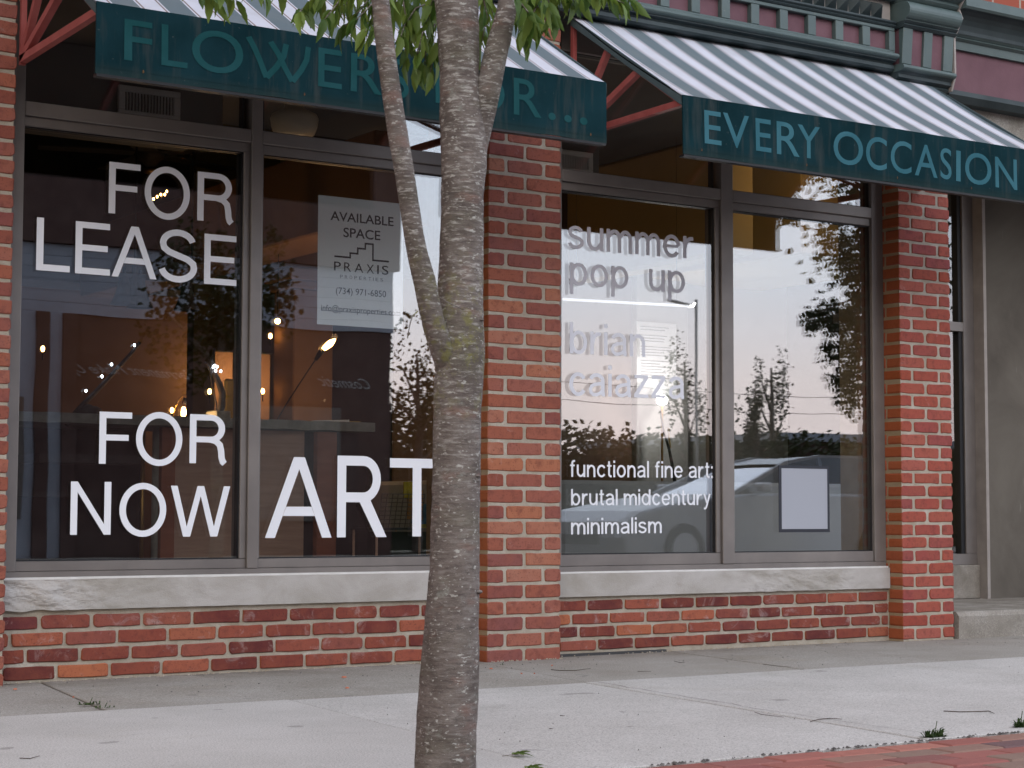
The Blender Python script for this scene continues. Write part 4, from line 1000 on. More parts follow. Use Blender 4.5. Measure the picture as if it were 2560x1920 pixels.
MB().tube([LP(*p, 1.73) for p in [(540, 1030), (541, 1010), (531, 965), (526, 930), (520, 912), (512, 906)]], .005, 7).build('stem', m_wire, t, smooth=True)
for p in ((533, 918), (543, 917), (539, 927), (552, 928), (537, 914)): ball(LP(*p, 1.72), .0052, 'led', m_led, t)
MB().box(LP(526, 1050).x, LP(562, 1050).x, 1.68, 1.80, 1.0875, 1.125).build('lamp_base', m_ctop, t, bevel=.003)
t = thing('plywood_block', 'upright rounded board standing on the counter beside the mullion', 'board', LP(575, 1050))
q0, q1 = LP(560, 1048, 1.95), LP(600, 948, 1.95)
MB().box(q0.x, q1.x, 1.94, 1.97, 1.089, q1.z).build('board', m_ochre_d if 'm_ochre_d' in globals() else mottled('dim_ochre', (.16, .12, .04), (.20, .15, .05), 8), t, bevel=.012)
t = thing('bulb_lamp', 'small hooked lamp with one bare glowing bulb on the counter', 'lamp', LP(440, 1048))
MB().tube([LP(*p) for p in [(432, 1047), (436, 1022), (447, 1002), (455, 992), (460, 992), (462, 1000)]], .003, 7).build('hook', m_brass, t, smooth=True)
MB().lathe([(.001, .03), (.008, .026), (.011, 0), (.010, -.004)], LP(461, 1009), 12).build('socket', m_black, t, smooth=True)
c = LP(459, 1031); m = MB().lathe([(.006, .027), (.010, .018), (.013, 0), (.012, -.012), (.006, -.022), (.0005, -.025)], c, 14); m.build('bulb', m_fil, t, smooth=True)
light('bulb_light', c + Vector((0, .0, .0)) + Vector((0, -.03, 0)), 2.6, (1, .58, .26), .012, t)
t = thing('rod_lamp', 'thin dark rod lamp leaning right with a flaring bulb at its tip', 'lamp', LP(697, 1050))
MB().tube([LP(*p) for p in [(692, 1052), (716, 1010), (745, 965), (770, 927), (793, 893)]], .0035, 7).build('rod', m_wire, t, smooth=True)
MB().tube([LP(789, 900), LP(797, 887), LP(806, 875)], [.009, .014, .015], 10).build('socket', m_black, t, smooth=True)
a, b = LP(806, 875), LP(838, 848)
MB().tube([a.lerp(b, i / 5) for i in range(6)], [.008, .013, .016, .017, .012, .003], 12).build('bulb', m_fil, t, smooth=True)
light('bulb_light', LP(845, 842), 2.2, (1, .55, .25), .02, t)
t = thing('hanging_lamp', 'small round glowing lamp hanging deep in the shop beside the mullion', 'lamp', LP(695, 803, 2.6))
c = LP(694, 803, 2.6); ball(c, .016, 'globe', m_fil, t, 1.0); MB().tube([c + Vector((0, 0, .02)), (c.x, 2.6, 2.78)], .002, 5).build('cord', m_black, t)
for px_, py_, Y_, lab in ((107, 872, 3.0, 'tiny warm light at the far left inside the shop'), (430, 1026, 2.1, 'tiny warm light left of the bare bulb on the counter'), (524, 979, 2.4, 'tiny warm light just behind the twisted lamp'),
                     (676, 840, 3.2, 'tiny warm light hanging below the small round lamp'), (657, 978, 3.2, 'tiny warm light just right of the mullion near the counter')):
    t = thing('candle_light', lab, 'light', LP(px_, py_, Y_)); ball(LP(px_, py_, Y_), .0065 * (1 + .2 * Y_), 'flame', m_fil, t, 1.6)
    q = LP(px_, py_, Y_); MB().tube([q - Vector((0, 0, .012)), (q.x, q.y, 1.089 if Y_ < 2.3 else q.z - .06)], .004, 6).build('holder', m_black, t)
light('interior_fill', LP(652, 950, 5.35), 4.5, (1, .60, .30), .008)  # added point lights without a modelled lamp, warming back wall and pillar
light('interior_fill', LP(450, 1000, 4.9), .5, (1, .62, .32), .008)
light('interior_fill', (4.86, 2.5, 1.25), 1.6, (1, .60, .30), .008)  # added only to brighten the pillar
t = thing('paper_stack', 'open white booklet lying at the right end of the counter', 'papers', LP(800, 1052, 1.8))
q = LP(768, 1053, 1.8); m = MB()
m.poly([(q.x, 1.72, 1.0895), (q.x + .20, 1.72, 1.0895), (q.x + .20, 1.95, 1.0895), (q.x, 1.95, 1.0895), (q.x, 1.72, 1.094), (q.x + .20, 1.72, 1.104), (q.x + .20, 1.95, 1.104), (q.x, 1.95, 1.094)],
       [(0, 3, 2, 1), (4, 5, 6, 7), (0, 1, 5, 4), (1, 2, 6, 5), (2, 3, 7, 6), (3, 0, 4, 7)]).build('pages', m_paper, t)
MB().box(q.x + .203, q.x + .27, 1.73, 1.93, 1.0895, 1.098).build('cover', m_ochre, t)

m_olive = mottled('olive_plaster', (.15, .12, .045), (.20, .16, .06), 3, .85, .05)
t = thing('olive_partition', 'olive green partition behind the twisted lamp and the mullion', 'partition', at(510, 1050, 4.3))
q0, q1 = at(483, 900, 4.3), at(538, 900, 4.3); MB().box(q0.x, q1.x, 4.3, 4.4, FZ, 3.2).build('panel', m_olive, t)
q0, q1 = at(598, 900, 4.3), at(612, 900, 4.3); MB().box(q0.x, q1.x, 4.3, 4.4, FZ, 3.2).build('panel', m_olive, t)
q0, q1 = at(692, 900, 4.3), at(735, 900, 4.3); MB().box(q0.x, q1.x, 4.3, 4.4, FZ, 3.2).build('panel', m_olive, t)
q0, q1 = at(536, 900, 4.3), at(694, 892, 4.3); MB().box(q0.x + .01, q1.x - .01, 4.31, 4.39, q1.z + .02, 3.2).build('panel', m_olive, t)
light('doorway_fill', at(572, 955, 5.35), 3.0, (1, .62, .30), .008)  # added unseen light behind the opening, brightening the back wall
# things on the floor right of the counter
t = thing('book_display', 'low rack of colourful books partly hidden behind the tree trunk', 'rack', (4.9, 1.3, FZ))
qa, qb = at(1008, 1240, 1.25), at(1078, 1240, 1.25)
for k, (c_, y0_, y1_) in enumerate((((.55, .42, .03), 1205, 1245), ((.50, .22, .05), 1225, 1300), ((.10, .22, .30), 1260, 1310), ((.45, .38, .06), 1285, 1320))):
    za, zb_ = at(1040, y1_, 1.25).z, at(1040, y0_, 1.25).z; x0_ = qa.x + .03 * k
    MB().box(x0_, x0_ + .085, 1.24 + .012 * k, 1.25 + .012 * k, za, zb_).build('book', mottled('book_cover', c_, tuple(v * .6 for v in c_), 30), t)
MB().box(qa.x - .03, qb.x + .15, 1.3, 1.55, FZ, at(1040, 1330, 1.3).z).build('rack_box', m_joist, t)
t = thing('wire_chair', 'dark wire mesh chair in the shadow behind the word ART', 'chair', (4.6, 1.2, FZ))
qa = at(945, 1230, 1.2); zt_ = at(945, 1235, 1.2).z; zs_ = at(945, 1320, 1.2).z
g = MB()
for k in range(9): g.tube([(qa.x + .03 * k, 1.2, zs_), (qa.x + .03 * k, 1.16, zt_)], .0022, 5)
for k in range(9): g.tube([(qa.x, 1.2 - .005 * k, zs_ + (zt_ - zs_) * k / 8), (qa.x + .24, 1.2 - .005 * k, zs_ + (zt_ - zs_) * k / 8)], .0022, 5)
g.build('backrest', m_wire2 if 'm_wire2' in globals() else Mat('grey_wire', (.12, .12, .13), .4, .6).m, t)
MB().box(qa.x - .01, qa.x + .25, 1.2, 1.45, zs_ - .01, zs_).build('seat', m_black, t)
for dx in (0, .24):
    for yy in (1.21, 1.44): MB().tube([(qa.x + dx, yy, zs_ - .01), (qa.x + dx, yy, FZ)], .007, 6).build('leg', m_wood, t)

# ceiling fittings
m_ventw = mottled('vent_paint', (.62, .62, .64), (.70, .70, .72), 6, .6)
def vent(xa, xb, za, zb_, Y, label):
    t = thing('wall_vent', label, 'vent', ((xa + xb) / 2, Y, za)); f = .028
    for a in ((xa, xb, za, za + f), (xa, xb, zb_ - f, zb_), (xa, xa + f * 1.2, za + f + .0005, zb_ - f - .0005), (xb - f * 1.2, xb, za + f + .0005, zb_ - f - .0005)):
        MB().box(a[0], a[1], Y - .02, Y, a[2], a[3]).build('frame', m_ventw, t, bevel=.003)
    MB().box(xa + f, xb - f, Y - .004, Y - .001, za + f, zb_ - f).build('duct_opening', m_gasket, t)
    n = 15
    for k in range(n):
        x = xa + f * 1.6 + (xb - xa - f * 3.2) * k / (n - 1); MB().box(x - .0022, x + .0022, Y - .018, Y - .005, za + f, zb_ - f).build('louvre', m_ventw, t)
v0, v1 = at(292, 282, 1.45), at(448, 232, 1.45)
vent(v0.x, v1.x, v0.z - .012, at(292, 212, 1.45).z, 1.45, 'pale louvred vent seen through the glass above FOR LEASE')
v0, v1 = at(1385, 424, 1.45), at(1478, 386, 1.45)
vent(v0.x, v1.x, v0.z - .012, at(1385, 372, 1.45).z, 1.45, 'pale louvred vent seen through the glass right of the middle pier')
t = thing('duct', 'boxed grey duct carrying the louvred vents near the shop ceiling', 'duct', (4.5, 1.7, 2.4))
qa = at(292, 292, 1.47)
MB().box(1.5, at(560, 250, 1.47).x, 1.47, 1.95, qa.z - .03, 2.781).build('duct_section', m_ceil, t, bevel=.01)
MB().box(5.0, at(1500, 400, 1.47).x, 1.47, 1.95, at(1385, 430, 1.47).z - .03, 2.781).build('duct_section', m_ceil, t, bevel=.01)
t = thing('light_bar', 'thin pale horizontal bar lamp with a bright tip hanging in the right bay', 'lamp', at(1570, 757, 1.6))
a, b = at(1408, 748, 1.6), at(1722, 765, 1.6)
MB().tube([a, b], .0075, 8).build('bar', emit('bar_glow', (.9, .93, 1), .45), t, smooth=True)
MB().tube([b + Vector((.0, 0, -.002)), b + Vector((.03, 0, .0)), b + Vector((.045, 0, .02))], .007, 8).build('tip', emit('tip_glow', (1, 1, .95), 8), t, smooth=True)
for k in (.1, .9): q = a.lerp(b, k); MB().tube([q, (q.x, q.y, 2.78)], .0012, 5).build('wire', m_wire, t)
t = thing('pendant_globe', 'unlit cream schoolhouse globe hanging above the left bay transom', 'lamp', at(735, 290, 1.35))
c = at(736, 300, 1.35)
MB().lathe([(.001, -.092), (.075, -.088), (.098, -.070), (.112, -.035), (.118, .004), (.108, .026), (.066, .046), (.048, .060), (.046, .078)], c, 32).build('shade', m_globe, t, smooth=True)
MB().lathe([(.0, .10), (.034, .098), (.05, .076), (.048, .07)], c, 24).build('fitter', m_brass, t, smooth=True)
MB().tube([(c.x, c.y, c.z + .09), (c.x, c.y, 2.782)], .008, 8).build('stem', m_brass, t)
t = thing('ceiling_fan', 'dark ceiling fan with a brass hub above the word FOR', 'fan', at(378, 385, 3.2))
c = at(376, 384, 3.2)
MB().lathe([(.0, .05), (.05, .045), (.08, .02), (.085, -.02), (.05, -.05), (.02, -.08), (.0, -.085)], c, 20).build('hub', m_wire, t, smooth=True)
MB().lathe([(.0, -.085), (.035, -.09), (.04, -.11), (.0, -.12)], c, 16).build('brass_cap', m_brass, t, smooth=True)
MB().tube([(c.x, c.y, c.z + .04), (c.x, c.y, 3.40)], .012, 8).build('stem', m_black, t)
for k in range(5):
    a_ = R(72 * k + 20); d = Vector((math.cos(a_), math.sin(a_), 0)); MB().bar(c + d * .09, c + d * .62, .13, .008).build('blade', m_joist, t)
t = thing('string_lights', 'short string of tiny amber lights near the ceiling fan', 'lights', at(380, 480, 3.0))
pts = [at(*p, 3.0) for p in [(372, 500), (384, 493), (393, 487), (402, 482), (412, 482), (417, 474)]]
MB().tube(pts, .002, 5).build('wire', m_black, t)
for p in pts[1:]: ball(p - Vector((0, 0, .01)), .006, 'amber_bulb', m_fil, t)
def spot(px_, py_, lab):
    t = thing('track_spotlight', lab, 'spotlight', at(px_, py_, 3.0)); c = at(px_, py_, 3.0)
    MB().lathe([(.025, .09), (.03, .05), (.055, -.03), (.075, -.07), (.070, -.07), (.03, .03)], c, 18).build('shade', m_wire, t, smooth=True)
    MB().tube([c + Vector((0, 0, .07)), (c.x, c.y, c.z + .14)], .01, 6).build('stem', m_black, t)
for p, l_ in (((310, 730), 'leftmost dark cone spotlight hanging under LEASE'), ((333, 725), 'dark cone spotlight beside the leftmost one under LEASE'), ((350, 738), 'tilted dark cone spotlight under the letter A of LEASE'), ((467, 745), 'single dark cone spotlight under the letter S of LEASE')): spot(*p, l_)
t = thing('light_track', 'black lighting track carrying the cone spotlights', 'track', at(380, 690, 3.0))
qa, qb = at(250, 700, 3.0), at(560, 716, 3.0); MB().box(qa.x, qb.x, 2.98, 3.02, qa.z + .02, qa.z + .045).build('track', m_black, t)
for xx in (qa.x + .2, qb.x - .2): MB().tube([(xx, 3.0, qa.z + .045), (xx, 3.0, 3.40)], .006, 6).build('hanger', m_black, t)

# right bay interior
t = thing('display_platform', 'low pale grey display platform inside the pop up window', 'platform', (6.3, 1.2, FZ))
MB().box(5.33, 7.45, .90, 2.1, FZ, .795).build('platform_box', m_wall_g, t, bevel=.02)
MB().box(4.9, 5.322, .93, 2.1, FZ, .795).build('platform_end', m_wall_g, t, bevel=.02)
t = thing('partition', 'brown partition wall behind the pop up lettering', 'partition', (6.9, 3.1, FZ))
MB().box(6.36, 7.36, 3.0, 3.12, FZ, 3.2).build('panel', m_wall_b, t)
MB().box(7.79, 8.75, 3.05, 3.2, FZ, 3.2).build('panel', m_wall_g, t)
t = thing('column', 'tall grey square column with a pale cap in the right bay', 'column', (7.57, 3.1, FZ))
MB().box(7.362, 7.788, 2.95, 3.3, FZ, 2.52).build('shaft', m_wall_g, t, bevel=.006)
MB().box(7.33, 7.82, 2.91, 3.3, 2.5205, 2.575).build('capital', m_wall_w, t, bevel=.012)
t = thing('text_sheet', 'white printed sheet with grey text lines on the grey column', 'poster', at(1645, 900, 2.94))
qa, qb = at(1592, 985, 2.94), at(1690, 810, 2.94)
MB().box(qa.x, qb.x, 2.938, 2.948, qa.z, qb.z).build('sheet', m_paper, t)
rr = random.Random(3)
for k in range(19):
    z = qb.z - .035 - k * .0185
    if k in (2, 6, 11): continue
    MB().box(qa.x + .03, qb.x - .04 - rr.uniform(0, .10), 2.9365, 2.9375, z, z + .005).build('print', m_ink2, t)
t = thing('sheet_lamp', 'small bright lamp in front of the printed sheet', 'lamp', at(1655, 985, 2.75))
c = at(1655, 1000, 2.72); ball(c, .035, 'bulb', emit('white_lamp', (1, .97, .93), 25), t, 1.0)
MB().tube([c - Vector((0, 0, .03)), (c.x, 2.72, FZ)], .008, 8).build('stand', m_brass, t)
light('lamp_light', c - Vector((0, .09, 0)), 4, (1, .96, .9), .01, t)
t = thing('twig_lamp', 'thin dark twig standing on the platform behind the small wording', 'branch', at(1665, 1200, 1.3))
MB().tube([at(*p, 1.3) for p in [(1687, 1205), (1680, 1160), (1672, 1120), (1660, 1080), (1652, 1040), (1650, 1026)]], [.010, .009, .008, .006, .004, .003], 7).build('twig', m_wire, t, smooth=True)
MB().tube([at(*p, 1.3) for p in [(1676, 1120), (1672, 1090), (1671, 1070)]], .006, 6).build('yellow_stem', m_ochre, t, smooth=True)
t = thing('bulkhead', 'ochre bulkhead lit warm at the top right of the right bay', 'bulkhead', (7.6, 1.8, 2.3))
qa, qb = at(2005, 600, 1.5), at(2200, 600, 1.5)
MB().box(qa.x, qb.x + .4, 1.5, 3.5, at(2060, 640, 1.5).z, 2.78).build('bulkhead_or_added_box', m_ochre, t, bevel=.01)
t = thing('bulkhead', 'rounded ochre soffit end just right of the right bay mullion', 'bulkhead', (6.5, 1.2, 2.1))
qa, qb = at(1825, 632, 1.3), at(1888, 632, 1.3)
MB().box(qa.x, qb.x, 1.3, 2.9, qa.z, 2.78).build('soffit_box', m_ochre, t, bevel=.02)
light('soffit_light', (qb.x + .3, 1.0, 2.55), 1.3, (1, .72, .38), .008)
light('soffit_light', (7.2, .9, 2.45), 1.2, (1, .62, .28), .008)
t = thing('brick_return', 'dark inner brick return at the right end of the right bay', 'wall', (6.75, .3, FZ))
MB().box(6.693, 6.76, .205, .36, FZ, 2.85).build('mortar', m_mortar, t)
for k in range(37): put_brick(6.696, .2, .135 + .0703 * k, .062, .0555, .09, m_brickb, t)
MB().box(4.26, 4.74, .37, .42, FZ, 2.78).build('interior_wall', m_wall_o, kind='structure')

# ------------------------------------------------------------------ the street tree in front
YT = -3.4
def tp(px, py, Y=YT): return at(px, py, Y)
def trunkfn(amp, s):
    def f(p, q, i):
        r1 = noise.noise(Vector((q.x * 2.2, q.y * 2.2, p.z * 30))); r2 = noise.noise(Vector((q.x * 6, q.y * 6, p.z * s * 6)))
        return 1 + amp * noise.noise(Vector((q.x * 1.6 + p.x * 4, q.y * 1.6, p.z * s))) + amp * .5 * noise.noise(Vector((q.x * 5, q.y * 5, p.z * s * 4))) + amp * .35 * r1 + amp * .30 * r2
    return f
def path(ctrl, n):
    """smooth centre line + radius from (px, py, width px) control points"""
    out = []; L_ = len(ctrl)
    for k in range(n + 1):
        u_ = k / n * (L_ - 1); i = min(int(u_), L_ - 2); f = u_ - i
        P0, P1, P2, P3 = ctrl[max(i - 1, 0)], ctrl[i], ctrl[i + 1], ctrl[min(i + 2, L_ - 1)]
        out.append([.5 * (2 * P1[j] + (P2[j] - P0[j]) * f + (2 * P0[j] - 5 * P1[j] + 4 * P2[j] - P3[j]) * f * f + (3 * P1[j] - P0[j] - 3 * P2[j] + P3[j]) * f ** 3) for j in range(len(P1))])
    return out
tree = thing('street_tree', 'smooth barked street tree with one trunk and two raised limbs in front', 'tree', (2.02, YT, -.03))
SC = 3.83 / FPX
ctrl = [(1100, 2150, 196), (1106, 2060, 176), (1110, 1985, 162), (1113, 1920, 155), (1126, 1620, 141), (1137, 1395, 127), (1143, 1110, 121), (1147, 960, 125), (1150, 860, 126), (1152, 700, 115), (1156, 500, 109), (1159, 400, 118),
        (1154, 300, 112), (1149, 200, 101), (1142, 0, 112), (1136, -200, 106), (1150, -450, 92), (1140, -700, 70), (1160, -1000, 40)]
pts = path(ctrl, 520)
MB().tube([tp(x, y) for x, y, w_ in pts], [w_ / 2 * SC for x, y, w_ in pts], 56, fn=trunkfn(.06, 7)).build('trunk', m_bark, tree, smooth=True)
def limb(ctrl, n=200, nm='limb', am=.05):
    pts = path(ctrl, n); return MB().tube([tp(c[0], c[1], YT + c[3]) for c in pts], [c[2] / 2 * SC for c in pts], 28, fn=trunkfn(am, 9)).build(nm, m_bark, tree, smooth=True)
limb([(1140, 960, 60, 0), (1122, 915, 66, .0), (1104, 870, 62, -.01), (1082, 800, 58, -.02), (1060, 700, 56, -.03), (1037, 600, 50, -.04), (1009, 420, 49, -.05), (989, 300, 49, -.06), (965, 130, 46, -.07), (951, 0, 44, -.08), (935, -250, 38, -.1), (860, -550, 24, -.2), (700, -800, 10, -.3)])
limb([(1160, 470, 60, 0), (1178, 400, 66, .0), (1196, 330, 66, -.01), (1219, 235, 64, -.03), (1240, 130, 60, -.05), (1258, 60, 54, -.06), (1270, 0, 50, -.07), (1300, -200, 44, -.1), (1380, -500, 28, -.2), (1500, -800, 10, -.3)])
# knots, ridges and scars
for (x, y, r1, r2) in ((1195, 1480, 12, .9), (1180, 1810, 10, .9), (1175, 1560, 9, 1), (990, 370, 10, .5), (1040, 640, 13, .5), (1068, 740, 13, .5), (1200, 800, 10, .7), (1190, 1190, 9, .8)):
    c = tp(x, y); d = (CAM - c).normalized(); m = MB(); rr_ = r1 * SC; base = c + d * (.040 if r1 > 12 else .048)
    if x < 1075: base = c + d * .014
    m.lathe([(rr_ * math.sin(R(a)) + 1e-4, -rr_ * r2 * .5 * math.cos(R(a))) for a in range(0, 181, 15)], (0, 0, 0), 14)
    m.v = [tuple(base + Vector(v) * (1 + .3 * noise.noise(Vector(v) * 70 + Vector((x, 0, 0)))) ) for v in m.v]; m.build('knot', m_bark, tree, smooth=True)
MB().tube([tp(*p, YT - .06) for p in [(1044, 778), (1030, 792), (1024, 815), (1019, 846)]], [.0018, .0015, .0013, .001], 6).build('twig', m_bark, tree, smooth=True)
MB().tube([tp(*p, YT - .055) for p in [(1095, 742), (1120, 756), (1160, 775)]], [.0012, .0012, .0008], 5).build('twig', m_bark, tree, smooth=True)

# leaves: lance shaped, toothed, folded along the midrib
def leaf_mesh(k, L_=.056, W_=.0185, teeth=True):
    rnd = random.Random(k); n = 7; V = [(0, 0, 0)]; F = []; bend = rnd.uniform(.1, .35); fold = rnd.uniform(.25, .5); tw = rnd.uniform(-.2, .2)
    for i in range(1, n + 1):
        u_ = i / (n + .3); wd = W_ / 2 * math.sin(math.pi * u_ ** .75) ** .9 * (1 + (.10 if i % 2 and teeth else -.05)); z = -bend * L_ * u_ * u_; c_, s_ = math.cos(tw * u_), math.sin(tw * u_)
        V += [(u_ * L_, -wd * c_, z + wd * fold - wd * s_), (u_ * L_, 0, z), (u_ * L_, wd * c_, z + wd * fold + wd * s_)]
    V.append((L_, 0, -bend * L_)); T = len(V) - 1
    F += [(0, 1, 2), (0, 2, 3)]
    for i in range(n - 1): a = 1 + 3 * i; F += [(a, a + 3, a + 4, a + 1), (a + 1, a + 4, a + 5, a + 2)]
    a = 1 + 3 * (n - 1); F += [(a, T, a + 1), (a + 1, T, a + 2)]
    return V, F
lv = [leaf_mesh(k) for k in range(6)]
lms = []
for V, F in lv:
    me = bpy.data.meshes.new('leaf'); me.from_pydata(V, [], F); me.materials.append(m_leaf)
    for p in me.polygons: p.use_smooth = True
    lms.append(me)
def leaf_matrix(p, d, roll, sc):
    d = d.normalized(); s_ = d.cross(Vector((0, 0, 1)))
    if s_.length < .01: s_ = Vector((1, 0, 0))
    s_.normalize(); u_ = s_.cross(d); s2 = s_ * math.cos(roll) + u_ * math.sin(roll); u2 = d.cross(s2) * -1
    u2 = s2.cross(d)
    return Matrix(((d.x * sc, s2.x * sc, u2.x * sc, p.x), (d.y * sc, s2.y * sc, u2.y * sc, p.y), (d.z * sc, s2.z * sc, u2.z * sc, p.z), (0, 0, 0, 1)))
twigs = [
 ([(430, -70), (520, -22), (548, 4)], .25), ([(470, -60), (560, -20), (590, 0)], .2), ([(560, -80), (620, -40), (660, -18)], .15), ([(700, -90), (705, -30)], .1),
 ([(900, -80), (800, -20), (762, 18), (748, 30)], .1), ([(930, -60), (850, 0), (812, 48)], .08), ([(960, -50), (905, 20), (862, 66)], .12), ([(990, -60), (950, 30), (912, 80)], .05), ([(930, -40), (835, -10), (790, 6)], .15), ([(1000, -20), (965, 50), (930, 84)], .0), ([(960, -60), (890, -10), (850, 20)], .2), ([(980, -30), (930, 10), (890, 50)], -.05),
 ([(1090, 0), (1040, 20), (1012, 60), (1002, 92)], .1), ([(1090, -30), (1062, 60), (1045, 130), (1040, 170)], .08), ([(1088, 60), (1066, 110), (1062, 160)], .12), ([(1000, -40), (1022, 80), (1015, 150)], .15), ([(1100, 90), (1085, 140), (1076, 180)], .1), ([(1060, -60), (1040, 0), (1030, 60)], .2), ([(1095, -60), (1080, 10), (1075, 50)], .15), ([(1010, 0), (1030, 50), (1052, 100)], .18),
 ([(1200, -40), (1218, 40), (1208, 90), (1203, 110)], .15), ([(1185, -60), (1225, 10), (1238, 50)], .2), ([(1190, 150), (1212, 170)], .2), ([(1180, 20), (1200, 60), (1190, 120)], .25),
 ([(1300, -60), (1292, 20), (1268, 66), (1250, 100)], -.08), ([(1330, -50), (1342, 15), (1318, 60), (1306, 92)], -.05), ([(1400, -60), (1375, 0), (1362, 45), (1352, 62)], 0), ([(1300, -40), (1370, 0), (1392, 48)], -.1), ([(1280, -20), (1320, 30), (1345, 70)], -.12), ([(1290, 0), (1300, 60), (1312, 100)], .05), ([(1350, -70), (1330, -10), (1285, 40)], 0),
 ([(1400, -90), (1480, -40), (1545, -12), (1585, 2)], -.1), ([(1450, -80), (1520, -20), (1540, -6)], -.12), ([(1340, -60), (1440, -20), (1452, 0)], -.05), ([(1420, -60), (1490, -22), (1560, 8)], -.15), ([(1380, -50), (1420, -10), (1430, 12)], -.05)]
rl = random.Random(11)
nleaf = 0; extra = MB()
def more_leaf(M_):
    V, F = rl.choice(lv); extra.poly([tuple(M_ @ Vector(v)) for v in V], F)
for pts, dy in twigs:
    W_ = [tp(p[0], p[1], YT + dy + .04 * rl.uniform(-1, 1)) for p in pts]
    MB().tube(W_, [.0022 - .0012 * i / (len(W_) - 1) for i in range(len(W_))], 5).build('twig', m_bark, tree, smooth=True)
    # walk the twig
    acc = 0; side = 1
    for a, b in zip(W_, W_[1:]):
        seg = (b - a).length; dcur = (b - a).normalized(); s = acc
        while s < seg:
            p = a + dcur * s; base = (dcur * .55 + Vector((0, 0, -.75)) + Vector((side * rl.uniform(.15, .75), rl.uniform(-.5, .5), rl.uniform(-.2, .25))))
            if nleaf < 296:
                o = bpy.data.objects.new('leaf', rl.choice(lms)); COL.objects.link(o); o.parent = tree
                o.matrix_local = Matrix.Translation(-tree.location) @ leaf_matrix(p, base, rl.uniform(-1.3, 1.3), rl.uniform(.72, 1.12)); nleaf += 1
            else: more_leaf(leaf_matrix(p, base, rl.uniform(-1.3, 1.3), rl.uniform(.72, 1.12)))
            side = -side; s += rl.uniform(.0105, .017)
        acc = s - seg
    if nleaf < 296:
        o = bpy.data.objects.new('leaf', rl.choice(lms)); COL.objects.link(o); o.parent = tree
        o.matrix_local = Matrix.Translation(-tree.location) @ leaf_matrix(W_[-1], (dcur + Vector((0, 0, -.8))), rl.uniform(-1, 1), 1.0); nleaf += 1
def finish_extra():
    me = bpy.data.meshes.new('leaves'); me.from_pydata(extra.v, [], extra.f); me.materials.append(m_leaf)
    for p in me.polygons: p.use_smooth = True
    link('leaves', me, tree, kind='stuff')
finish_extra()
def cloud(centre, rad, n, size, mat, name, parent, rnd, shape=None, below=None, round_leaf=False, kind='stuff'):
    m = MB(); k = 0
    cl = [Vector((rnd.gauss(0, .45), rnd.gauss(0, .45), rnd.gauss(0, .45))) for _ in range(max(6, n // 60))]
    while k < n:
        c_ = rnd.choice(cl); p = c_ + Vector((rnd.gauss(0, .16), rnd.gauss(0, .16), rnd.gauss(0, .16)))
        if p.length > 1.15: continue
        P = Vector((centre[0] + p.x * rad[0], centre[1] + p.y * rad[1], centre[2] + p.z * rad[2])); k += 1
        if below and below(P): continue
        d = Vector((rnd.uniform(-1, 1), rnd.uniform(-1, 1), rnd.uniform(-1.2, .3))).normalized(); s_ = d.orthogonal().normalized(); s_.rotate(Matrix.Rotation(rnd.uniform(0, 6.28), 3, d))
        L_ = size * rnd.uniform(.7, 1.3); w_ = L_ * (.42 if round_leaf else .14); nn = s_.cross(d) * w_ * .5
        m.poly([P, P + d * L_ * .35 + s_ * w_ + nn, P + d * L_ * .8 + s_ * w_ * .7 + nn, P + d * L_, P + d * L_ * .8 - s_ * w_ * .7 + nn, P + d * L_ * .35 - s_ * w_ + nn], [(0, 1, 2, 3), (0, 3, 4, 5)])
    me = bpy.data.meshes.new(name); me.from_pydata(m.v, [], m.f); me.materials.append(mat)
    return link(name, me, parent, **({'kind': kind} if kind else {}))
def inview(P):
    v = P - CAM; z = v.dot(_f)
    if z < .3: return True
    return (v.dot(_u) / z) * FPX < 960 + 60 and abs(v.dot(_r) / z) * FPX < 1700
rc = random.Random(5)
cloud((1.7, -3.2, 3.7), (2.2, 1.8, 1.25), 5600, .060, m_leaf, 'crown', tree, rc, below=inview)

t = thing('street_tree', 'unseen street tree to the left, its full low crown added to shade the awning', 'tree', (-2.7, -3.4, -.03))  # unseen tree, added so its crown shades the left awning
MB().tube([(-2.7, -3.4, -.05), (-2.68, -3.4, 1.0), (-2.6, -3.35, 2.4), (-2.6, -3.3, 4.2)], [.11, .085, .07, .03], 18).build('trunk', m_bark, t, smooth=True)
for k in range(5): a_ = k * 1.3; MB().tube([(-2.65, -3.37, 1.7 + .2 * k), (-2.6 + .9 * math.cos(a_), -3.3 + .9 * math.sin(a_), 3.0 + .2 * k)], [.045, .012], 8).build('limb', m_bark, t, smooth=True)
cloud((-2.4, -3.1, 3.7), (2.6, 2.3, 1.7), 6500, .085, m_leaf, 'crown', t, rc, below=inview, round_leaf=True)
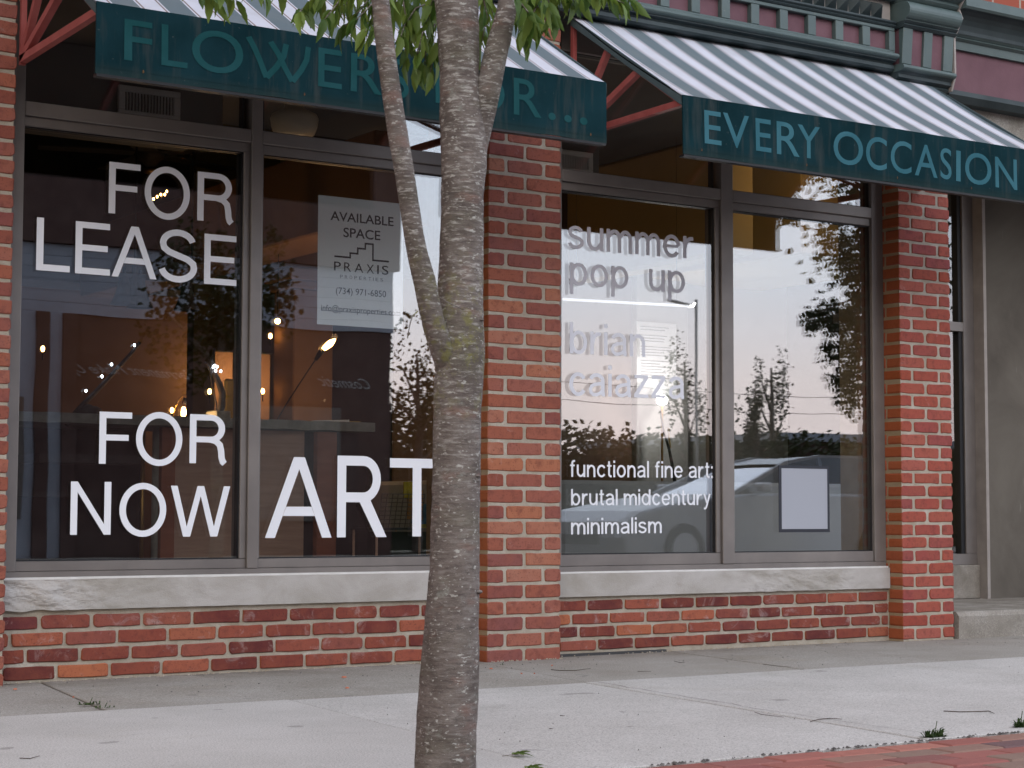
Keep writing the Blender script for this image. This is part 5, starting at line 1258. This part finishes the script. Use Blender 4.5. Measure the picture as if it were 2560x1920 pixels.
# ------------------------------------------------------------------ small things on the ground
def g(px, py): return atz(px, py, .004)
def weed(p, n, h, lab, sp=.05):
    t = thing('weed', lab, 'weed', p); rnd = random.Random(int(p.x * 1000)); m = MB()
    for k in range(n):
        a_ = rnd.uniform(0, 6.28); el = rnd.uniform(.05, .9); L_ = h * rnd.uniform(.4, 1.1); d = Vector((math.cos(a_), .55 * math.sin(a_), 0)); b_ = p + Vector((rnd.uniform(-sp, sp), rnd.uniform(-sp, sp) * .35, 0))
        q1 = b_ + d * L_ * .5 * (1 - el * .5) + Vector((0, 0, L_ * el * .6)); q2 = b_ + d * L_ * (1 - el * .4) + Vector((0, 0, L_ * el * .75)); s_ = Vector((-d.y, d.x, 0)).normalized() * .0028
        m.poly([b_ - s_ * .4, b_ + s_ * .4, q1 + s_, q2, q1 - s_], [(0, 1, 2, 4), (4, 2, 3)])
    me = bpy.data.meshes.new('blades'); me.from_pydata(m.v, [], m.f); me.materials.append(m_weed); link('blades', me, t, kind='stuff')
    MB().tube([p, p + Vector((.002, 0, h * .5)), p + Vector((.008, 0, h * 1.05))], .0012, 5).build('stalk', m_weed, t)
weed(g(2338, 1842), 110, .042, 'green weed in the joint between pale slabs and red pavers', .035)
weed(g(2552, 1818), 80, .045, 'dark green weed at the right edge of the photo by the pavers', .02)
weed(g(225, 1762), 60, .022, 'low green weed in the slab joint near the left pier', .035)
weed(g(262, 1770), 30, .016, 'tiny flat weed trailing along the slab joint near the left pier', .03)
weed(g(1255, 1662), 8, .010, 'tiny dry sprig at the foot of the middle pier', .01)
def sprig(px, py, lab, a0):
    p = g(px, py); t = thing('fallen_sprig', lab, 'leaves', p); rnd = random.Random(px)
    MB().tube([p + Vector((-.035, .004, .002)), p + Vector((0, 0, .004)), p + Vector((.02, -.02, .003))], .0009, 5).build('stem', m_bark, t)
    for k, (dx, a_) in enumerate(((-.004, a0 + 0.5), (.002, a0 - .2), (.006, a0 - .9), (0.0, a0 - 1.6))):
        o = bpy.data.objects.new('leaf', lms[k % 6]); COL.objects.link(o); o.parent = t
        o.matrix_local = Matrix.Translation(-t.location) @ leaf_matrix(p + Vector((dx, 0, .004)), Vector((math.cos(a_), math.sin(a_), .22)), .3, .85)
sprig(1285, 1890, 'fallen sprig of green leaves on the pale sidewalk right of the trunk', .1)
sprig(1318, 1925, 'second fallen green leaf sprig cut by the bottom edge of the photo', .2)
m_twig = mottled('dry_twig', (.05, .038, .03), (.09, .07, .055), 30)
def ground_twig(ps_, lab, r_=.0016):
    P = [g(*p) for p in ps_]; t = thing('fallen_twig', lab, 'twig', P[0], 'fallen twigs on the sidewalk')
    MB().tube([p + Vector((0, 0, r_ + .0015)) for p in P], [r_] * (len(P) - 1) + [r_ * .5], 6).build('stick', m_twig, t)
ground_twig([(1378, 1676), (1400, 1678), (1440, 1678), (1476, 1673)], 'curved dark twig lying in front of the middle pier')
ground_twig([(1594, 1680), (1628, 1680)], 'short straight twig in front of the pop up window wall', .0012)
ground_twig([(2359, 1780), (2400, 1782), (2450, 1781), (2472, 1780), (2486, 1786)], 'long dark twig near the right edge of the pale sidewalk')
ground_twig([(2026, 1806), (2045, 1801), (2075, 1798), (2105, 1800)], 'bent twig crossing a hairline crack in the pale slab', .0013)
ground_twig([(1886, 1782), (1903, 1788), (1960, 1795)], 'thin twig left of the bent one on the pale slab', .0010)
ground_twig([(1907, 1662), (1940, 1666), (1978, 1669)], 'pale thin twig in front of the right part of the low wall', .0010)
ground_twig([(49, 1898), (75, 1899), (99, 1892)], 'small twig at the bottom left corner of the sidewalk', .0012)
ground_twig([(1400, 1791), (1412, 1792)], 'very short dark twig in the middle of the pale slab', .0013)
ground_twig([(1373, 1824), (1383, 1824)], 'very short dark twig below the other short one', .0013)
ground_twig([(1685, 1654), (1700, 1658), (1712, 1657)], 'hooked little twig near the base of the low right wall', .0010)
CHIPS = ['upper orange brick chip left of the trunk below the ART window', 'lower thin orange brick chip left of the trunk', 'orange brick crumb in the slab joint at the left', 'flat orange brick chip beside the left pier foot',
 'orange brick chip touching the foot of the middle pier', 'orange brick chip nearest the joint right of the trunk', 'orange brick crumb right beside the joint right of the trunk', 'orange brick chip in front of the low wall corner by the middle pier']
m_chip = mottled('brick_chip', (.36, .10, .06), (.46, .17, .10), 40)
for k, (px_, py_, s_) in enumerate(((860, 1693, 15), (868, 1720, 13), (183, 1743, 5), (38, 1723, 12), (1228, 1672, 10), (1304, 1684, 6), (1336, 1684, 5), (1380, 1664, 7))):
    p = g(px_, py_); m = MB(); rnd = random.Random(k); r_ = s_ * p.to_2d().__sub__(CAM.to_2d()).length / FPX * .5
    ring_ = [(p.x + r_ * math.cos(a) * rnd.uniform(.7, 1.2), p.y + r_ * .8 * math.sin(a) * rnd.uniform(.7, 1.2)) for a in [i * .785 for i in range(8)]]
    m.poly([(x, y, .003) for x, y in ring_] + [(p.x + (x - p.x) * .7, p.y + (y - p.y) * .7, .006 + rnd.uniform(0, .002)) for x, y in ring_], [tuple(range(8, 16))] + [(i, (i + 1) % 8, 8 + (i + 1) % 8, 8 + i) for i in range(8)])
    o = m.build('brick_chip', m_chip); tag(o, CHIPS[k], 'chip', 'brick chips on the sidewalk')
m = MB(); rnd = random.Random(21)
for k in range(420):
    x, y = rnd.uniform(.8, 8.5), (rnd.uniform(-2.9, .05) if k % 3 else rnd.uniform(-.5, .06)); r_ = rnd.uniform(.0015, .0040) if y > -1 else rnd.uniform(.0012, .0026)
    m.poly([(x + r_ * math.cos(a) * rnd.uniform(.6, 1.3), y + r_ * math.sin(a) * rnd.uniform(.6, 1.3), .002) for a in (0, 1.26, 2.5, 3.77, 5.0)] + [(x, y, .0045 + r_ * .6)], [(0, 1, 5), (1, 2, 5), (2, 3, 5), (3, 4, 5), (4, 0, 5)])
m.build('grit', mottled('grit', (.06, .055, .05), (.30, .29, .27), 90), kind='stuff')
m = MB()
for k in range(260):
    x = rnd.uniform(-2, 9) if k % 2 else rnd.uniform(2.9, 5.0); y = -2.955 + rnd.gauss(0, .006); r_ = rnd.uniform(.002, .007)
    m.poly([(x + r_ * 1.6 * math.cos(a) * rnd.uniform(.6, 1.3), y + r_ * .7 * math.sin(a), .001) for a in (0, 1.26, 2.5, 3.77, 5.0)] + [(x, y, .003 + r_ * .5)], [(0, 1, 5), (1, 2, 5), (2, 3, 5), (3, 4, 5), (4, 0, 5)])
m.build('joint_crumbs', mottled('joint_crumbs', (.035, .03, .03), (.12, .11, .10), 60), kind='stuff')
# loose mortar crumbs along the foot of the walls
m = MB()
for k in range(520):
    x = rnd.uniform(1.9, 7.1); y = (.0 if x < 2.24 or 4.31 < x < 4.69 or x > 6.76 else .095) - abs(rnd.gauss(0, .012)); r_ = rnd.uniform(.002, .006)
    m.poly([(x + r_ * math.cos(a) * rnd.uniform(.6, 1.3), y + r_ * math.sin(a), .0) for a in (0, 1.26, 2.5, 3.77, 5.0)] + [(x, y, .002 + r_ * .7)], [(0, 1, 5), (1, 2, 5), (2, 3, 5), (3, 4, 5), (4, 0, 5)])
m.build('mortar_crumbs', m_mortar, kind='stuff')

# ------------------------------------------------------------------ across the street (seen as reflections in the glass)
def mir(px, py, Y, Yg=.138):
    d = ray(px, py); q = CAM + d * ((Yg - CAM.y) / d.y); d = Vector((d.x, -d.y, d.z)); return q + d * ((Y - Yg) / d.y)
m_pole = mottled('galvanised_pole', (.42, .43, .44), (.50, .51, .52), 4, .5)
m_dbrick = mottled('dark_brick', (.10, .060, .055), (.15, .095, .085), 4, .9, .3, 30)
m_side = mottled('grey_siding', (.42, .46, .54), (.50, .54, .62), 3, .8)
t = thing('shop_building', 'brick shop building across the street with a pale siding band', 'building', (7, -19, 0))
MB().box(-12, 14.3, -26, -18.0, -.1, 3.38).build('wall', m_dbrick, t)
for k in range(6): MB().box(-12, 14.33, -26, -17.97, 3.385 + .16 * k, 3.385 + .16 * k + .155).build('siding_board', m_side, t)
MB().box(-12, 9.15, -17.995, -17.96, -.1, 3.38).build('painted_wall', m_side, t)
for xx in (8.75, 9.15): MB().box(xx - .1, xx + .1, -17.995, -17.90, -.1, 3.38).build('pilaster', m_dbrick, t)
MB().box(-12, 14.4, -26, -17.9, 4.35, 7.2).build('parapet', m_dbrick, t)
for x0_, x1_ in ((-9, -5), (-3.5, .5), (2.2, 6.0), (7.4, 8.5), (11.9, 13.4)):
    f = MB().box(x0_, x1_, -17.99, -17.93, .5, 2.2).build('window', m_frame, t); MB().box(x0_ + .08, x1_ - .08, -17.925, -17.92, .58, 2.12).build('pane', m_carglass, f)
text_obj('Permanent Make Up', 11.15, 9.25, 2.52, 2.70, -17.98, m_pole, 'sign_print', t, 0, -.25)
text_obj('Cosmetic', 14.0, 13.1, 2.52, 2.68, -17.98, m_pole, 'sign_print', t, 0, -.2)
rt = random.Random(9)
def far_tree(x, y, h, r_, lab, n=700, col=False, leaf=.13, z0=None):
    t = thing('background_tree', lab, 'tree', (x, y, -.1)); z0 = z0 if z0 is not None else (h * .25 if col else h * .4)
    MB().tube([(x, y, -.1), (x + .05, y, h * .5), (x, y, h * .85)], [.10, .07, .02], 8).build('trunk', m_bark, t)
    for k in range(4): a_ = k * 1.6; MB().tube([(x, y, h * (.35 + .1 * k)), (x + math.cos(a_) * r_ * .7, y + math.sin(a_) * r_ * .7, h * (.5 + .1 * k))], [.04, .01], 6).build('branch', m_bark, t)
    cloud((x, y, (h + z0) / 2), (r_, r_, (h - z0) / 2), n, leaf, m_leafd, 'crown', t, rt, round_leaf=True)
far_tree(10.3, -15.6, 4.6, 1.0, 'small street tree in front of the brick shop across the street', 2200, leaf=.08, z0=2.3)
far_tree(24.9, -24, 4.5, .55, 'slender tree rising out of the hedge, left of the pair', 900, True, .065)
far_tree(26.4, -23.5, 3.9, .34, 'darkest narrow tree in the hedge, middle one', 1500, True, .06)
far_tree(28.2, -25, 4.6, .55, 'slender tree rising out of the hedge, right of the pair', 800, True, .065)
far_tree(17.7, -23, 4.2, .9, 'tree beside the corner of the brick shop across the street', 2200, True, .075)
far_tree(19.4, -25, 3.4, .8, 'lower tree next to the one by the shop corner', 1600, True, .075)
m = MB()
for k in range(16000):
    x = rt.uniform(15, 46); y = -25 + rt.gauss(0, .7); top = 2.3 + .45 * noise.noise(Vector((x * .5, 0, 0))) + .35 * noise.noise(Vector((x * 1.9, 0, 4)))
    P = Vector((x, y, rt.uniform(0, 1) ** .6 * top)); d = Vector((rt.uniform(-1, 1), rt.uniform(-1, 1), rt.uniform(-.6, 1))).normalized(); s_ = d.orthogonal().normalized() * .05
    m.poly([P, P + d * .07 + s_, P + d * .15, P + d * .07 - s_])
me = bpy.data.meshes.new('hedge'); me.from_pydata(m.v, [], m.f); me.materials.append(m_leafd)
o = link('hedge', me); hb = MB()
for k in range(26): hb.box(15 + 1.2 * k, 16.19 + 1.2 * k, -25.6, -24.7, -.1, 1.75 + .4 * noise.noise(Vector((k * .7, 2, 0))))
hb.build('inner_growth', m_leafd, o)
tag(o, 'long ragged dark green hedge across the street', 'hedge')
t = thing('low_building', 'long low brown building behind the parked car', 'building', (34, -27, 0))
MB().box(29.5, 48, -34, -26.2, -.1, 2.35).build('wall', m_dbrick, t); MB().box(29.3, 48.2, -34.2, -26, 2.351, 2.55).build('roof', m_side, t)
t = thing('street_pole', 'plain grey pole with a short arm beyond the street', 'pole', (21.98, -20, -.1))
MB().tube([(21.98, -20, -.1), (21.98, -20, 4.62)], .03, 10).build('pole', m_pole, t, smooth=True)
MB().tube([(21.95, -20, 4.50), (21.3, -20, 4.56)], .028, 10).build('arm', m_pole, t, smooth=True)
for z_, l_ in ((3.1, 'upper overhead wire across the street'), (2.75, 'lower overhead wire across the street')):
    o = MB().tube([(12 + 2.4 * i, -22.5, z_ + .25 * ((i / 12 - .5) ** 2) * 4) for i in range(13)], .006, 5).build('overhead_wire', m_black); tag(o, l_, 'wire')
for x in (12, 40.8):
    t = thing('utility_pole', 'wooden utility pole at the %s end of the wires' % ('near' if x < 20 else 'far'), 'pole', (x, -22.5, -.1)); MB().tube([(x, -22.5, -.1), (x, -22.5, 6.5)], [.14, .10], 10).build('pole', m_twig, t); MB().box(x - .06, x + .06, -23.3, -21.7, 6.0, 6.12).build('crossarm', m_twig, t)

def car(x, y, rz, paint, lab, s=1.0):
    t = thing('parked_car', lab, 'car', (0, 0, 0)); t.location = (0, 0, 0)
    W_ = .9
    low = [(0.05, .30), (0, .48), (.06, .66), (.30, .79), (1.05, .93), (1.85, 1.00), (4.60, 1.03), (4.98, .98), (5.08, .72), (5.05, .36), (4.75, .26), (.35, .24)]
    m = MB(); n = len(low); ys = (-W_, -W_ * .985, -W_ * .86, W_ * .86, W_ * .985, W_); sc = (.955, .985, 1.0, 1.0, .985, .955)
    for yy, k in zip(ys, sc): m.v += [(2.5 + (px_ - 2.5) * (k + (1 - k) * .2), yy, .24 + (pz_ - .24) * k) for px_, pz_ in low]
    for j in range(5):
        for i in range(n): a, b = j * n + i, j * n + (i + 1) % n; m.f.append((a, b, b + n, a + n))
    m.f += [tuple(range(n))[::-1], tuple(5 * n + i for i in range(n))]
    m.build('body', paint, t, smooth=False, bevel=.018)
    gh = [(1.80, .995), (2.72, 1.37), (3.35, 1.465), (4.20, 1.46), (4.65, 1.38), (4.95, 1.0)]
    def sec(k, yy, up=0): return [(3.3 + (a - 3.3) * k, yy, 1.0 + (b - 1.0) * k + up) for a, b in gh]
    m = MB(); m.v = sec(1, -.80) + sec(.985, -.66) + sec(.985, .66) + sec(1, .80)
    m.v = [(a, (yy * (1 - .14 * (b - 1) / .46)), b) for a, yy, b in m.v]; n = len(gh)
    for j in range(3):
        for i in range(n - 1): a = j * n + i; m.f.append((a, a + 1, a + n + 1, a + n))
    m.f += [tuple(range(n)), tuple(3 * n + i for i in range(n))[::-1]]
    m.build('glasshouse', m_carglass, t)
    MB().poly([(2.70, -.66, 1.378), (3.35, -.655, 1.475), (4.20, -.655, 1.470), (4.66, -.66, 1.388), (4.66, .66, 1.388), (4.20, .655, 1.470), (3.35, .655, 1.475), (2.70, .66, 1.378)],
              [(0, 1, 6, 7), (1, 2, 5, 6), (2, 3, 4, 5)]).build('roof', paint, t)
    for yy in (-1, 1):
        for a, b in (((1.80, yy * .80, 1.0), (2.72, yy * .69, 1.385)), ((2.72, yy * .69, 1.385), (3.35, yy * .665, 1.475)), ((3.35, yy * .665, 1.475), (4.2, yy * .665, 1.47)), ((4.2, yy * .665, 1.47), (4.68, yy * .69, 1.39)), ((4.68, yy * .69, 1.39), (4.96, yy * .80, 1.0)), ((3.30, yy * .80, 1.0), (3.32, yy * .675, 1.46))):
            MB().bar(a, b, .045).build('pillar', paint, t)
        MB().poly([(.02, yy * .45, .60), (.06, yy * .82, .62), (.42, yy * .875, .80), (.28, yy * .50, .785)]).build('headlight', m_vinyl, t)
        MB().box(2.05, 2.22, yy * .97 - .09, yy * .97 + .09, 1.02, 1.14).build('mirror', paint, t, bevel=.03)
        for xx in (.95, 4.05):
            wv = MB(); wv.lathe([(.001, -.10), (.30, -.10), (.33, -.06), (.33, .06), (.30, .10), (.001, .10)], (0, 0, 0), 24); wv.v = [(xx + v[0], yy * .82 + v[2], .33 + v[1]) for v in wv.v]
            wh = wv.build('wheel', m_black, t, smooth=False)
            rv = MB(); rv.lathe([(.001, .105), (.20, .104), (.21, .09)], (0, 0, 0), 18); rv.v = [(xx + v[0], yy * .82 + yy * v[2], .33 + v[1]) for v in rv.v]; rv.build('rim', m_pole, wh)
    MB().box(-.005, .03, -.5, .5, .40, .52).build('grille', m_black, t)
    t.location = (x, y, -.13); t.rotation_euler = (0, 0, rz); return t
def paintm(name, c, metal=.5):
    M = Mat(name, c, .28, metal, .5); return M.m
car(13.0, -11.3, 0, paintm('silver_paint', (.30, .32, .35)), 'silver car parked across the street facing left')
car(22.3, -20.6, R(4), paintm('orange_reflection_paint', (.50, .13, .03), .1), 'car parked beyond the silver one, orange reflections put into its paint')  # orange reflections of a dark car, put into the body colour

# the second street tree, right of the photo, mirrored in the right pane
t = thing('leafy_tree', 'round leaved street tree standing to the right of the entry', 'tree', (10.9, -3.1, -.03))
MB().tube([(10.9, -3.1, -.03), (10.85, -3.1, 1.2), (10.7, -3.05, 2.2), (10.5, -3.0, 3.4)], [.10, .08, .06, .03], 14).build('trunk', m_bark, t, smooth=True)
m = MB(); rk = random.Random(4)
cl = [(2085, 610, 30, 16), (2060, 640, 18, 10), (2105, 640, 30, 18), (2125, 670, 22, 24), (2135, 700, 14, 20), (2060, 572, 14, 10), (1945, 552, 10, 12), (1985, 548, 14, 7),
      (2030, 790, 22, 16), (2065, 775, 28, 22), (2105, 790, 34, 26), (2140, 770, 16, 30), (2090, 820, 24, 12), (2075, 862, 16, 14), (2110, 868, 26, 16), (2140, 860, 14, 22),
      (2080, 945, 16, 10), (2105, 950, 24, 20), (2135, 960, 20, 28), (2110, 990, 18, 20), (2130, 1020, 12, 16), (2150, 900, 12, 60), (2155, 640, 12, 60), (2140, 740, 18, 60), (2150, 820, 14, 60), (2120, 690, 22, 22), (2130, 600, 22, 22), (2145, 560, 16, 26), (2110, 470, 40, 14), (2140, 990, 12, 34), (2120, 830, 30, 30), (2130, 900, 26, 34), (2100, 800, 30, 20), (2125, 950, 24, 30), (2060, 600, 26, 12), (2090, 560, 30, 14), (2120, 620, 24, 34), (2060, 800, 34, 20), (2030, 815, 16, 14), (2080, 885, 24, 18)]
bz = []
for (px_, py_, sx_, sy_) in cl:
    Yc = rk.uniform(-3.2, -2.5); bz.append(mir(px_, py_, Yc))
    for k in range(int(9 + sx_ * sy_ / 8)):
        P = mir(px_ + rk.gauss(0, sx_ * .62), py_ + rk.gauss(0, sy_ * .75), Yc + rk.gauss(0, .10)); d = Vector((rk.uniform(-1, 1), rk.uniform(-1, 1), rk.uniform(-1.3, .2))).normalized(); s_ = d.orthogonal().normalized(); s_.rotate(Matrix.Rotation(rk.uniform(0, 6.28), 3, d))
        L_ = .036 * rk.uniform(.7, 1.25); w_ = L_ * .42; m.poly([P, P + d * L_ * .35 + s_ * w_, P + d * L_ * .8 + s_ * w_ * .7, P + d * L_, P + d * L_ * .8 - s_ * w_ * .7, P + d * L_ * .35 - s_ * w_])
me = bpy.data.meshes.new('hanging_leaves'); me.from_pydata(m.v, [], m.f); me.materials.append(m_leafd); link('hanging_leaves', me, t, kind='stuff')
for k, b in enumerate(bz[::2]): MB().tube([b, b.lerp(Vector((10.7, -3.05, 2.3)), .5) + Vector((0, 0, .15)), (10.75, -3.06, 2.0 + .05 * k)], [.003, .010, .02], 6).build('branch', m_bark, t, smooth=True)
cloud((11.0, -3.0, 3.4), (1.5, 1.4, 1.5), 3500, .055, m_leafd, 'crown', t, rk, round_leaf=True)
